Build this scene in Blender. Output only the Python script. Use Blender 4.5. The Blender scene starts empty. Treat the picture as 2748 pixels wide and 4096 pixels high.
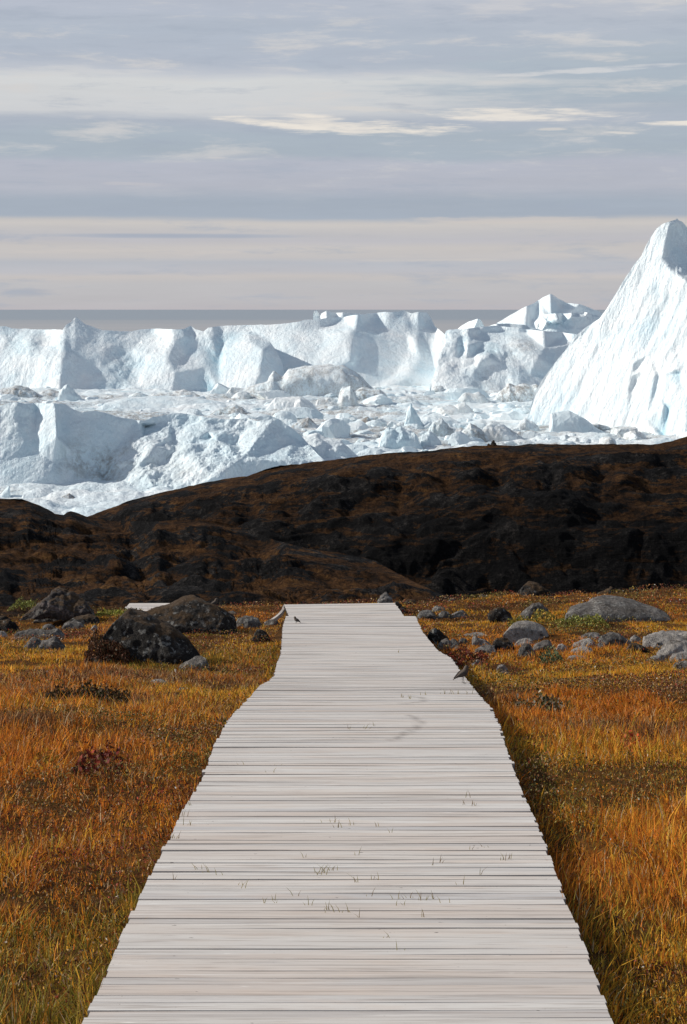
import bpy, math, random
import numpy as np
from mathutils import Vector
from mathutils.geometry import delaunay_2d_cdt
random.seed(7); RNG = np.random.default_rng(11)
scene = bpy.context.scene
COL = scene.collection

# ------------------------------------------------------------------ camera
F = 7200.0; CX = 1374.0; HY = 1237.0; ZC = 60.0      # sea level is z = 0, eye 60 m above it
cam = bpy.data.cameras.new('camera'); camo = bpy.data.objects.new('camera', cam); COL.objects.link(camo)
cam.sensor_fit = 'VERTICAL'; cam.sensor_height = 36.0; cam.lens = 36.0 * F / 4096.0
cam.shift_y = -(2048.0 - HY) / 4096.0
cam.clip_start = 0.1; cam.clip_end = 400000.0
camo.location = (0, 0, ZC); camo.rotation_euler = (math.pi / 2, 0, 0)
scene.camera = camo

def P(x, y, D):
    return np.stack(np.broadcast_arrays((np.asarray(x, float) - CX) * D / F, np.asarray(D, float) * 1.0,
                                        ZC + (HY - np.asarray(y, float)) * D / F), -1)

# ------------------------------------------------------------------ light
SUN_AZ = math.radians(-80); SUN_EL = math.radians(29)     # azimuth from +Y, negative = left
sd = Vector((math.sin(SUN_AZ) * math.cos(SUN_EL), math.cos(SUN_AZ) * math.cos(SUN_EL), math.sin(SUN_EL)))
sl = bpy.data.lights.new('sun', 'SUN'); sl.energy = 4.6; sl.angle = math.radians(0.55); sl.color = (1.0, 0.93, 0.83)
slo = bpy.data.objects.new('sun', sl); COL.objects.link(slo)
slo.rotation_euler = (-sd).to_track_quat('-Z', 'Y').to_euler()

scene.view_settings.view_transform = 'Standard'; scene.view_settings.look = 'None'
scene.view_settings.exposure = 0.0; scene.view_settings.gamma = 1.0
scene.render.resolution_x = 687; scene.render.resolution_y = 1024

def lin(c):
    if max(c) > 1.001: c = [v / 255.0 for v in c]
    return tuple((v / 12.92 if v <= 0.04045 else ((v + 0.055) / 1.055) ** 2.4) for v in c)

class NT:
    """small helper for node trees"""
    def __init__(s, t): s.t = t; s.n = t.nodes; s.l = t.links
    def new(s, k, **kw):
        n = s.n.new(k)
        for a, b in kw.items(): setattr(n, a, b)
        return n
    def put(s, sock, v):
        if isinstance(v, bpy.types.NodeSocket): s.l.new(v, sock)
        else:
            if sock.type == 'RGBA' and len(v) == 3: v = (*v, 1)
            sock.default_value = v
    def m(s, op, a, b=None, c=None, clamp=False):
        n = s.new('ShaderNodeMath', operation=op, use_clamp=clamp)
        s.put(n.inputs[0], a)
        if b is not None: s.put(n.inputs[1], b)
        if c is not None: s.put(n.inputs[2], c)
        return n.outputs[0]
    def mix(s, f, a, b, mode='MIX'):
        n = s.new('ShaderNodeMix', data_type='RGBA', blend_type=mode)
        s.put(n.inputs[0], f); s.put(n.inputs[6], a); s.put(n.inputs[7], b); return n.outputs[2]
    def ramp(s, f, stops, interp='LINEAR'):
        n = s.new('ShaderNodeValToRGB'); cr = n.color_ramp; cr.interpolation = interp
        while len(cr.elements) > 1: cr.elements.remove(cr.elements[-1])
        for i, (p, c) in enumerate(stops):
            e = cr.elements[0] if i == 0 else cr.elements.new(p)
            e.position = p; e.color = (c, c, c, 1) if isinstance(c, (int, float)) else (*c, 1)
        s.put(n.inputs[0], f); return n.outputs[0]
    def noise(s, vec, scale=1.0, detail=4.0, rough=0.55, dist=0.0, col=False):
        n = s.new('ShaderNodeTexNoise'); s.put(n.inputs['Vector'], vec)
        n.inputs['Scale'].default_value = scale; n.inputs['Detail'].default_value = detail
        n.inputs['Roughness'].default_value = rough; n.inputs['Distortion'].default_value = dist
        return n.outputs[1 if col else 0]
    def comb(s, x, y, z):
        n = s.new('ShaderNodeCombineXYZ')
        for i, v in enumerate((x, y, z)): s.put(n.inputs[i], v)
        return n.outputs[0]
    def smooth(s, v, a, b, lo=0.0, hi=1.0):
        n = s.new('ShaderNodeMapRange', interpolation_type='SMOOTHSTEP')
        s.put(n.inputs[0], v); n.inputs[1].default_value = a; n.inputs[2].default_value = b
        n.inputs[3].default_value = lo; n.inputs[4].default_value = hi; return n.outputs[0]
    def mapping(s, vec, scale=(1, 1, 1), rot=(0, 0, 0)):
        n = s.new('ShaderNodeMapping'); s.put(n.inputs[0], vec); n.inputs['Scale'].default_value = scale
        n.inputs['Rotation'].default_value = rot; return n.outputs[0]

# ------------------------------------------------------------------ sky: Nishita plus layered cloud bands in world directions
world = bpy.data.worlds.new("World"); scene.world = world; world.use_nodes = True
world.node_tree.nodes.clear(); W = NT(world.node_tree)
tc = W.new('ShaderNodeTexCoord').outputs['Generated']
sep = W.new('ShaderNodeSeparateXYZ'); W.put(sep.inputs[0], tc)
dx, dy, dz = sep.outputs
rad = W.m('SQRT', W.m('ADD', W.m('MULTIPLY', dx, dx), W.m('MULTIPLY', dy, dy)))
vv0 = W.m('DIVIDE', dz, W.m('MAXIMUM', rad, 0.001))
uu = W.m('ARCTAN2', dx, dy)
nA = W.noise(W.comb(W.m('MULTIPLY', uu, 5.0), W.m('MULTIPLY', vv0, 34.0), 0.0), 1.0, 5, 0.55)
nB = W.noise(W.comb(W.m('MULTIPLY', uu, 11.0), W.m('MULTIPLY', vv0, 130.0), 4.0), 1.0, 6, 0.62)
nC = W.noise(W.comb(W.m('MULTIPLY', uu, 30.0), W.m('MULTIPLY', vv0, 300.0), 9.0), 1.0, 5, 0.6)
amp = W.smooth(vv0, 0.02, 0.12, 0.0050, 0.0150)
vv = W.m('ADD', vv0, W.m('MULTIPLY', W.m('SUBTRACT', nA, 0.5), amp))
vv = W.m('ADD', vv, W.m('MULTIPLY', W.m('SUBTRACT', nB, 0.5), W.m('MULTIPLY', amp, 0.5)))
ff = W.m('DIVIDE', vv, 0.18, clamp=True)
G = lambda r, g, b: lin((r, g, b))
base = [(0.0, G(188, 184, 188)), (0.02, G(189, 187, 190)), (0.08, G(190, 189, 191)), (0.10, G(199, 194, 192)), (0.115, G(190, 190, 195)),
        (0.143, G(185, 188, 195)), (0.160, G(196, 193, 193)), (0.19, G(199, 195, 193)), (0.212, G(190, 189, 194)), (0.228, G(192, 191, 194)),
        (0.262, G(202, 198, 195)), (0.270, G(197, 194, 193)), (0.286, G(166, 176, 189)), (0.333, G(166, 176, 189)), (0.373, G(180, 184, 195)),
        (0.45, G(182, 186, 198)), (0.475, G(170, 181, 192)), (0.54, G(171, 182, 193)), (0.575, G(176, 184, 196))]
rA = W.ramp(ff, base + [(0.61, G(204, 206, 209)), (0.70, G(211, 213, 214)), (0.725, G(192, 197, 206)), (0.76, G(178, 186, 199)), (0.86, G(178, 187, 200)), (0.96, G(184, 190, 203))])
rB = W.ramp(ff, base + [(0.65, G(170, 182, 193)), (0.76, G(174, 185, 196)), (0.86, G(180, 188, 200)), (0.96, G(188, 193, 203))])
lm = W.smooth(W.m('ADD', uu, W.m('MULTIPLY', W.m('SUBTRACT', nB, 0.5), 0.45)), -0.03, 0.16)
cl = W.mix(lm, rA, rB)
def streak(cl, sx, sy, rx, ry, color, amt=1.0, tilt=0.0, k=2.6):
    u0 = (sx - CX) / F; v0 = (HY - sy) / F; ru = rx / F; rv = ry / F
    du = W.m('SUBTRACT', uu, u0); dv = W.m('SUBTRACT', W.m('SUBTRACT', vv0, v0), W.m('MULTIPLY', du, tilt))
    a = W.m('POWER', W.m('ABSOLUTE', W.m('DIVIDE', du, ru)), 2.0)
    b = W.m('POWER', W.m('ABSOLUTE', W.m('DIVIDE', dv, rv)), 2.0)
    r = W.m('SUBTRACT', 1.0, W.m('ADD', a, b))
    r = W.m('ADD', r, W.m('MULTIPLY', W.m('SUBTRACT', nB, 0.5), k))
    r = W.m('ADD', r, W.m('MULTIPLY', W.m('SUBTRACT', nC, 0.5), k * 1.2))
    f = W.smooth(r, 0.15, 1.05, 0.0, amt)
    return W.mix(f, cl, G(*color))
cream = (236, 229, 219)
cl = streak(cl, 700, 945, 700, 14, (170, 177, 190), 1.0, k=0.5)
cl = streak(cl, 1380, 503, 580, 44, cream, 0.95, -0.035)
cl = streak(cl, 1010, 482, 220, 26, cream, 0.8, -0.06)
cl = streak(cl, 2040, 460, 440, 32, cream, 0.85, 0.0)
cl = streak(cl, 1500, 438, 260, 14, (214, 211, 208), 0.7, -0.04)
cl = streak(cl, 2300, 292, 420, 14, (211, 212, 214), 0.85, 0.045)
cl = streak(cl, 2680, 508, 160, 14, cream, 0.9, -0.02)
cl = streak(cl, 2480, 540, 90, 7, cream, 0.6, -0.05)
cl = streak(cl, 2200, 520, 80, 8, (215, 211, 206), 0.7)
cl = streak(cl, 2050, 20, 260, 60, (207, 206, 208), 0.5, 0.2)
cl = streak(cl, 300, 295, 420, 24, (213, 213, 213), 0.5)
cl = streak(cl, 870, 632, 60, 7, (205, 202, 202), 0.6)
cl = streak(cl, 560, 740, 200, 10, (196, 194, 198), 0.5, -0.03)
cl = streak(cl, 2050, 880, 420, 20, (206, 199, 194), 0.6)
cl = streak(cl, 1750, 1040, 420, 8, (206, 200, 195), 0.5)
cl = streak(cl, 110, 1172, 150, 22, (172, 175, 184), 0.75, k=0.8)
cl = streak(cl, 500, 1010, 500, 14, (205, 199, 195), 0.45)
wsp = W.noise(W.comb(W.m('ADD', W.m('MULTIPLY', uu, 14.0), W.m('MULTIPLY', nA, 1.5)), W.m('MULTIPLY', vv0, 85.0), 2.0), 1.0, 8, 0.66)
cl = W.mix(W.m('MULTIPLY', W.smooth(wsp, 0.50, 0.70, 0.0, 0.75), W.smooth(vv0, 0.05, 0.1)), cl, G(212, 210, 209))
cl = W.mix(W.smooth(wsp, 0.30, 0.48, 0.5, 0.0), cl, G(164, 174, 189))
gain = W.m('ADD', 0.91, W.m('ADD', W.m('MULTIPLY', nB, 0.14), W.m('MULTIPLY', nA, 0.04)))
cl = W.mix(1.0, cl, W.comb(gain, gain, gain), 'MULTIPLY')
sky = W.new('ShaderNodeTexSky'); sky.sky_type = 'NISHITA'; sky.sun_disc = False
sky.sun_elevation = SUN_EL; sky.sun_rotation = SUN_AZ; sky.altitude = 60
skyc = W.mix(1.0, sky.outputs[0], (0.085, 0.085, 0.085), 'MULTIPLY')
upc = W.smooth(nA, 0.35, 0.75, 0.15, 0.6)
upper = W.mix(upc, skyc, G(170, 178, 188))
fin = W.mix(W.smooth(vv0, 0.19, 0.5), cl, upper)
bg = W.new('ShaderNodeBackground'); W.put(bg.inputs[0], fin); bg.inputs[1].default_value = 1.0
wo = W.new('ShaderNodeOutputWorld'); W.l.new(bg.outputs[0], wo.inputs[0])

# ------------------------------------------------------------------ numpy noise
def _h(ix, iy, iz, seed):
    with np.errstate(over='ignore'):
        n = (ix.astype(np.int64) * 374761393 + iy.astype(np.int64) * 668265263 + iz.astype(np.int64) * 1274126177 + seed * 974634777).astype(np.uint64) & np.uint64(0xffffffff)
        n = ((n ^ (n >> np.uint64(13))) * np.uint64(1274126177)) & np.uint64(0xffffffff)
        n = n ^ (n >> np.uint64(16)); n = (n * np.uint64(2246822519)) & np.uint64(0xffffffff); n = n ^ (n >> np.uint64(15))
    return n.astype(np.float64) / 2147483648.0 - 1.0
def vnoise(x, y, z, seed=0):
    x, y, z = np.broadcast_arrays(np.asarray(x, float), np.asarray(y, float), np.asarray(z, float))
    fx, fy, fz = np.floor(x), np.floor(y), np.floor(z); ix, iy, iz = fx.astype(np.int64), fy.astype(np.int64), fz.astype(np.int64)
    u, v, w = x - fx, y - fy, z - fz
    u = u * u * (3 - 2 * u); v = v * v * (3 - 2 * v); w = w * w * (3 - 2 * w)
    r = 0
    for a in (0, 1):
        for b in (0, 1):
            for c in (0, 1):
                r = r + _h(ix + a, iy + b, iz + c, seed) * (u if a else 1 - u) * (v if b else 1 - v) * (w if c else 1 - w)
    return r
def fbm(x, y, z=0.0, oct=4, seed=0, gain=0.5, ridged=False):
    r = 0; a = 1.0; t = 0; f = 1.0
    for o in range(oct):
        n = vnoise(x * f + 17.3 * o, y * f - 9.1 * o, np.asarray(z) * f + 5.7 * o, seed + o)
        if ridged: n = 1 - 2 * np.abs(n)
        r = r + a * n; t += a; a *= gain; f *= 2.03
    return r / t
def sstep(x, a, b):
    t = np.clip((x - a) / (b - a), 0, 1); return t * t * (3 - 2 * t)

# ------------------------------------------------------------------ mesh helper
def mesh(name, verts, faces, mat=None, parent=None, smooth=True, cols=None, attrs=None, link=True):
    """faces: list of (n,k) integer arrays"""
    me = bpy.data.meshes.new(name); verts = np.asarray(verts, np.float32).reshape(-1, 3)
    if not isinstance(faces, (list, tuple)): faces = [faces]
    faces = [np.asarray(f, np.int32) for f in faces if len(f)]
    me.vertices.add(len(verts)); me.vertices.foreach_set('co', verts.ravel())
    nl = sum(f.size for f in faces); npoly = sum(len(f) for f in faces)
    me.loops.add(nl); me.polygons.add(npoly)
    me.loops.foreach_set('vertex_index', np.concatenate([f.ravel() for f in faces]))
    tot = np.concatenate([np.full(len(f), f.shape[1], np.int32) for f in faces])
    st = np.concatenate([[0], np.cumsum(tot)[:-1]]).astype(np.int32)
    me.polygons.foreach_set('loop_start', st); me.polygons.foreach_set('loop_total', tot)
    me.polygons.foreach_set('use_smooth', np.full(npoly, bool(smooth)))
    me.update(calc_edges=True)
    if cols is not None:
        a = me.color_attributes.new('Col', 'FLOAT_COLOR', 'POINT')
        c = np.ones((len(verts), 4), np.float32); c[:, :3] = cols; a.data.foreach_set('color', c.ravel())
    for k, v in (attrs or {}).items():
        a = me.attributes.new(k, 'FLOAT', 'POINT'); a.data.foreach_set('value', np.asarray(v, np.float32).ravel())
    if mat: me.materials.append(mat)
    o = bpy.data.objects.new(name, me)
    if link: COL.objects.link(o)
    if parent: o.parent = parent
    return o
def grid_faces(nr, nc, off=0, wrap=False):
    r = np.arange(nr - 1)[:, None]; c = np.arange(nc if wrap else nc - 1)[None, :]; c2 = (c + 1) % nc
    a = r * nc + c; b = r * nc + c2; d = (r + 1) * nc + c; e = (r + 1) * nc + c2
    return np.stack([a, d, e, b], -1).reshape(-1, 4) + off
def tag(o, label=None, cat=None, group=None, kind=None):
    if label: o['label'] = label
    if cat: o['category'] = cat
    if group: o['group'] = group
    if kind: o['kind'] = kind
    return o
def empty(name, loc, label, cat, group=None):
    o = bpy.data.objects.new(name, None); COL.objects.link(o); o.location = loc; o.empty_display_size = 0.1
    return tag(o, label, cat, group)
def polyline(pts, xs):
    pts = np.asarray(pts, float); return np.interp(xs, pts[:, 0], pts[:, 1])

# ------------------------------------------------------------------ materials
def material(name):
    m = bpy.data.materials.new(name); m.use_nodes = True; m.node_tree.nodes.clear(); t = NT(m.node_tree)
    b = t.new('ShaderNodeBsdfPrincipled'); o = t.new('ShaderNodeOutputMaterial'); t.l.new(b.outputs[0], o.inputs[0])
    return m, t, b
def bump(t, b, h, strength, dist=1.0):
    n = t.new('ShaderNodeBump'); n.inputs['Strength'].default_value = strength; n.inputs['Distance'].default_value = dist
    t.put(n.inputs['Height'], h); t.l.new(n.outputs[0], b.inputs['Normal'])
def attr(t, name, out='Fac'):
    n = t.new('ShaderNodeAttribute'); n.attribute_name = name; return n.outputs[out]
def pos(t): return t.new('ShaderNodeNewGeometry').outputs['Position']
def objc(t): return t.new('ShaderNodeTexCoord').outputs['Object']

def ice_material():
    m, t, b = material('ice'); p = pos(t)
    n1 = t.noise(p, 0.045, 6, 0.6); n2 = t.noise(t.mapping(p, (1, 1, 0.3)), 0.25, 6, 0.65); n3 = t.noise(p, 0.9, 5, 0.7)
    c = t.ramp(n1, [(0.3, (0.72, 0.86, 0.93)), (0.5, (0.82, 0.905, 0.945)), (0.72, (0.915, 0.945, 0.955))])
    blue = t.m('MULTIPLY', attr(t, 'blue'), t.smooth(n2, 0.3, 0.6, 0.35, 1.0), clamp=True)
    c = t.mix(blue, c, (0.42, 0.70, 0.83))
    dirt = t.m('MULTIPLY', attr(t, 'dirt'), t.smooth(t.m('ADD', t.m('MULTIPLY', n2, 0.6), t.m('MULTIPLY', n3, 0.4)), 0.40, 0.62), clamp=True)
    c = t.mix(dirt, c, t.mix(n1, (0.13, 0.115, 0.105), (0.44, 0.40, 0.36)))
    t.put(b.inputs['Base Color'], c); b.inputs['Roughness'].default_value = 0.5
    b.inputs['Specular IOR Level'].default_value = 0.35
    bump(t, b, t.m('ADD', t.m('MULTIPLY', n2, 1.6), t.m('MULTIPLY', n3, 0.5)), 0.8, 1.2)
    return m
def sea_material():
    m, t, b = material('sea_water'); p = pos(t); s = t.new('ShaderNodeSeparateXYZ'); t.put(s.inputs[0], p)
    n = t.noise(t.mapping(p, (0.0006, 0.004, 1)), 1.0, 6, 0.6)
    n2 = t.noise(t.mapping(p, (0.00005, 0.0006, 1)), 1.0, 4, 0.6)
    sheen_mix = t.smooth(t.m('ADD', s.outputs[1], t.m('MULTIPLY', n2, 6000.0)), 8200, 15500)
    c = t.mix(sheen_mix, (0.40, 0.405, 0.42), (0.29, 0.335, 0.385))  # sky reflection painted into the base colour: paler near, bluer far
    c = t.mix(t.smooth(n, 0.35, 0.75, 0.0, 0.35), c, (0.29, 0.33, 0.37))
    t.put(b.inputs['Base Color'], c); b.inputs['Roughness'].default_value = 0.85
    b.inputs['Specular IOR Level'].default_value = 0.15
    return m
def hill_material():
    m, t, b = material('hill_rock_and_heath'); p = pos(t)
    g = t.new('ShaderNodeNewGeometry'); s = t.new('ShaderNodeSeparateXYZ'); t.put(s.inputs[0], g.outputs['Normal'])
    n1 = t.noise(p, 0.35, 8, 0.7); n2 = t.noise(p, 1.9, 7, 0.72); n4 = t.noise(p, 5.5, 5, 0.7)
    led = t.noise(t.mapping(p, (0.09, 0.20, 0.85)), 1.0, 9, 0.66, 0.6)
    mixn = t.m('ADD', t.m('MULTIPLY', n1, 0.4), t.m('ADD', t.m('MULTIPLY', n2, 0.35), t.m('MULTIPLY', n4, 0.25)))
    rock = t.ramp(mixn, [(0.38, (0.004, 0.0042, 0.0052)), (0.50, (0.012, 0.0115, 0.012)), (0.56, (0.046, 0.042, 0.040)), (0.63, (0.15, 0.135, 0.122))])
    heath = t.ramp(mixn, [(0.36, (0.008, 0.006, 0.005)), (0.45, (0.026, 0.014, 0.007)), (0.53, (0.098, 0.045, 0.017)), (0.62, (0.23, 0.120, 0.042))])
    q = t.m('ADD', t.m('MULTIPLY', s.outputs[2], 0.30), t.m('ADD', t.m('MULTIPLY', led, 1.3), t.m('MULTIPLY', n2, 0.42)))
    f = t.smooth(t.m('SUBTRACT', q, t.m('ADD', t.m('MULTIPLY', t.m('SUBTRACT', attr(t, 'blue'), 0.50), 0.30), t.m('MULTIPLY', attr(t, 'dirt'), 0.07))), 1.02, 1.10)
    c = t.mix(f, rock, heath)
    c = t.mix(t.m('MULTIPLY', attr(t, 'dirt'), 0.55), c, (0.004, 0.0038, 0.0042))  # lower slope's shade painted in as near-black, together with its dark lichen rock
    t.put(b.inputs['Base Color'], c); b.inputs['Roughness'].default_value = 0.95; b.inputs['Specular IOR Level'].default_value = 0.08
    bump(t, b, t.m('ADD', t.m('MULTIPLY', led, 1.5), t.m('ADD', n1, t.m('MULTIPLY', n2, 0.7))), 1.0, 2.2)
    return m
def ground_material():
    m, t, b = material('tundra_soil'); p = pos(t)
    n1 = t.noise(p, 1.3, 5, 0.6); n2 = t.noise(p, 14.0, 5, 0.7)
    c = t.ramp(t.m('ADD', t.m('MULTIPLY', n1, 0.5), t.m('MULTIPLY', n2, 0.5)), [(0.3, (0.016, 0.010, 0.005)), (0.5, (0.075, 0.034, 0.010)), (0.7, (0.17, 0.075, 0.016))])
    t.put(b.inputs['Base Color'], c); b.inputs['Roughness'].default_value = 0.95; b.inputs['Specular IOR Level'].default_value = 0.04
    bump(t, b, n2, 0.8, 0.03)
    return m
def plant_material(name, rough=0.55, trans=0.25, spec=0.35):
    m, t, b = material(name); c = attr(t, 'Col', 'Color')
    t.put(b.inputs['Base Color'], c); b.inputs['Roughness'].default_value = rough; b.inputs['Specular IOR Level'].default_value = spec
    tr = t.new('ShaderNodeBsdfTranslucent'); t.put(tr.inputs[0], c)
    mx = t.new('ShaderNodeMixShader'); mx.inputs[0].default_value = trans
    out = [n for n in t.n if n.type == 'OUTPUT_MATERIAL'][0]
    t.l.new(b.outputs[0], mx.inputs[1]); t.l.new(tr.outputs[0], mx.inputs[2]); t.l.new(mx.outputs[0], out.inputs[0])
    return m
def rock_material(name, dark, mid, pale, lichen=0.5, scale=1.0):
    m, t, b = material(name); p = pos(t)
    n1 = t.noise(p, 3.2 * scale, 6, 0.62); n2 = t.noise(p, 15 * scale, 6, 0.7); n3 = t.noise(p, 7.0 * scale, 3, 0.5)
    c = t.ramp(t.m('ADD', t.m('MULTIPLY', n1, 0.6), t.m('MULTIPLY', n2, 0.4)), [(0.34, dark), (0.52, mid), (0.68, pale)])
    c = t.mix(t.smooth(t.m('ADD', t.m('MULTIPLY', n3, 0.6), t.m('MULTIPLY', n2, 0.4)), 0.55, 0.60, 0.0, lichen), c, (0.34, 0.34, 0.32))
    c = t.mix(t.smooth(t.noise(p, 5.0 * scale, 4, 0.7), 0.57, 0.68, 0.0, 0.8), c, (0.018, 0.015, 0.013))
    g = t.new('ShaderNodeNewGeometry'); sn = t.new('ShaderNodeSeparateXYZ'); t.put(sn.inputs[0], g.outputs['Normal'])
    moss = t.smooth(t.m('ADD', t.m('MULTIPLY', sn.outputs[2], 0.5), t.noise(p, 4.0, 6, 0.7)), 0.80, 0.92, 0.0, 0.85 if lichen < 0.35 or name.startswith('dark') else 0.25)
    c = t.mix(moss, c, t.mix(n2, (0.020, 0.013, 0.008), (0.11, 0.060, 0.022)))
    t.put(b.inputs['Base Color'], c); b.inputs['Roughness'].default_value = 0.88; b.inputs['Specular IOR Level'].default_value = 0.25
    bump(t, b, t.m('ADD', n1, t.m('MULTIPLY', n2, 0.6)), 1.0, 0.05)
    return m
def deck_material():
    m, t, b = material('weathered_wood'); p = objc(t)
    s = t.new('ShaderNodeSeparateXYZ'); t.put(s.inputs[0], p); rnd = attr(t, 'plank')
    q = t.comb(t.m('ADD', s.outputs[0], t.m('MULTIPLY', rnd, 37.0)), s.outputs[1], 0.0)
    g1 = t.noise(t.mapping(q, (1.6, 60, 1)), 1.0, 6, 0.6, 0.4); g2 = t.noise(t.mapping(q, (5, 220, 1)), 1.0, 5, 0.65)
    blot = t.noise(t.mapping(q, (2.2, 9, 1)), 1.0, 5, 0.6)
    c = t.ramp(rnd, [(0.0, (0.52, 0.515, 0.52)), (0.25, (0.64, 0.62, 0.595)), (0.5, (0.57, 0.52, 0.485)), (0.75, (0.67, 0.66, 0.645)), (1.0, (0.50, 0.48, 0.47))])
    c = t.mix(t.smooth(blot, 0.45, 0.72, 0.0, 0.45), c, (0.60, 0.49, 0.41))
    c = t.mix(t.smooth(blot, 0.22, 0.42, 0.5, 0.0), c, (0.40, 0.41, 0.43))
    c = t.mix(t.smooth(g1, 0.50, 0.68, 0.0, 0.75), c, (0.36, 0.32, 0.295))
    c = t.mix(t.smooth(g1, 0.30, 0.44, 0.6, 0.0), c, (0.74, 0.725, 0.705))
    c = t.mix(t.smooth(g2, 0.56, 0.70, 0.0, 0.75), c, (0.25, 0.205, 0.185))
    spl = t.noise(t.mapping(q, (1.1, 95, 1)), 1.0, 3, 0.5)
    c = t.mix(t.smooth(spl, 0.66, 0.70, 0.0, 0.75), c, (0.13, 0.10, 0.085))
    sp = t.noise(t.mapping(q, (7, 45, 1)), 1.0, 3, 0.5)
    c = t.mix(t.smooth(sp, 0.70, 0.76, 0.0, 0.8), c, (0.80, 0.78, 0.76))
    c = t.mix(t.smooth(t.noise(t.mapping(q, (26, 60, 1)), 1.0, 2, 0.5), 0.735, 0.77, 0.0, 0.9), c, (0.07, 0.05, 0.045))
    c = t.mix(t.m('MULTIPLY', attr(t, 'stain'), 0.5), c, (0.22, 0.195, 0.18))
    c = t.mix(1.0, c, (1.01, 0.985, 0.955), 'MULTIPLY')
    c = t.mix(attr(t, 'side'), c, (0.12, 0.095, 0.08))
    t.put(b.inputs['Base Color'], c); b.inputs['Roughness'].default_value = 0.72; b.inputs['Specular IOR Level'].default_value = 0.25
    bump(t, b, t.m('ADD', t.m('MULTIPLY', g1, 0.4), t.m('MULTIPLY', g2, 0.5)), 0.35, 0.0015)
    return m
def plain(name, c, rough=0.7, var=0.25, scale=30):
    m, t, b = material(name); n = t.noise(objc(t), scale, 4, 0.6)
    t.put(b.inputs['Base Color'], t.mix(n, tuple(v * (1 - var) for v in c), tuple(v * (1 + var) for v in c))); b.inputs['Roughness'].default_value = rough
    return m
M_ICE = ice_material(); M_SEA = sea_material(); M_HILL = hill_material(); M_SOIL = ground_material()
M_GRASS = plant_material('grass_blades', 0.6, 0.35, 0.18); M_LEAF = plant_material('small_leaves', 0.6, 0.15, 0.15)
M_DARKROCK = rock_material('dark_lichen_rock', (0.006, 0.0055, 0.005), (0.020, 0.017, 0.015), (0.16, 0.155, 0.145), 0.5, 2.4)
M_GREYROCK = rock_material('grey_rock', (0.03, 0.029, 0.029), (0.15, 0.143, 0.136), (0.38, 0.36, 0.34), 0.6, 2.4)
M_PALEROCK = rock_material('pale_rock', (0.12, 0.11, 0.10), (0.34, 0.32, 0.30), (0.56, 0.53, 0.50), 0.4, 2.4)
M_MIDROCK = rock_material('banded_outcrop_rock', (0.010, 0.009, 0.009), (0.055, 0.046, 0.043), (0.27, 0.22, 0.21), 0.2, 1.6)
M_DECK = deck_material()

# ------------------------------------------------------------------ sea
def sea():
    r = np.array([-3000, -500, 0, 400, 900, 2000, 4000, 8000, 16000, 40000, 100000, 250000.])
    x = np.array([-250000, -60000, -15000, -4000, -1000, 0, 1000, 4000, 15000, 60000, 250000.])
    X, Y = np.meshgrid(x, r); v = np.stack([X, Y, np.zeros_like(X) - 0.05], -1)
    tag(mesh('sea', v, grid_faces(len(r), len(x))[:, ::-1], M_SEA), kind='structure')
sea()

# ------------------------------------------------------------------ relief: outline in the photo -> solid body at its own distance
def tri_interp(pts, vals, qx, qy):
    co = [Vector((float(a), float(b))) for a, b in pts]
    vo, _, fo, ov, _, _ = delaunay_2d_cdt(co, [], [], 0, 0.01, True)
    vo = np.array([(v.x, v.y) for v in vo]); src = np.array([o[0] if len(o) else 0 for o in ov])
    out = np.zeros((vals.shape[1], qx.size)); done = np.zeros(qx.size, bool); X = qx.ravel(); Y = qy.ravel()
    for f in fo:
        if len(f) != 3: continue
        (ax, ay), (bx, by), (cx, cy) = vo[list(f)]
        d = (by - cy) * (ax - cx) + (cx - bx) * (ay - cy)
        if abs(d) < 1e-9: continue
        sel = np.nonzero(~done & (X >= min(ax, bx, cx) - .01) & (X <= max(ax, bx, cx) + .01) & (Y >= min(ay, by, cy) - .01) & (Y <= max(ay, by, cy) + .01))[0]
        if not len(sel): continue
        l1 = ((by - cy) * (X[sel] - cx) + (cx - bx) * (Y[sel] - cy)) / d; l2 = ((cy - ay) * (X[sel] - cx) + (ax - cx) * (Y[sel] - cy)) / d; l3 = 1 - l1 - l2
        ok = (l1 > -1e-6) & (l2 > -1e-6) & (l3 > -1e-6); s = sel[ok]
        out[:, s] = l1[ok] * vals[src[f[0]]][:, None] + l2[ok] * vals[src[f[1]]][:, None] + l3[ok] * vals[src[f[2]]][:, None]; done[s] = True
    return out.reshape(-1, *qx.shape)
def blur(a, n):
    for _ in range(n):
        b = np.pad(a, 1, mode='edge'); a = (b[1:-1, 1:-1] * 2 + b[:-2, 1:-1] + b[2:, 1:-1] + b[1:-1, :-2] + b[1:-1, 2:]) / 6
    return a
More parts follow.
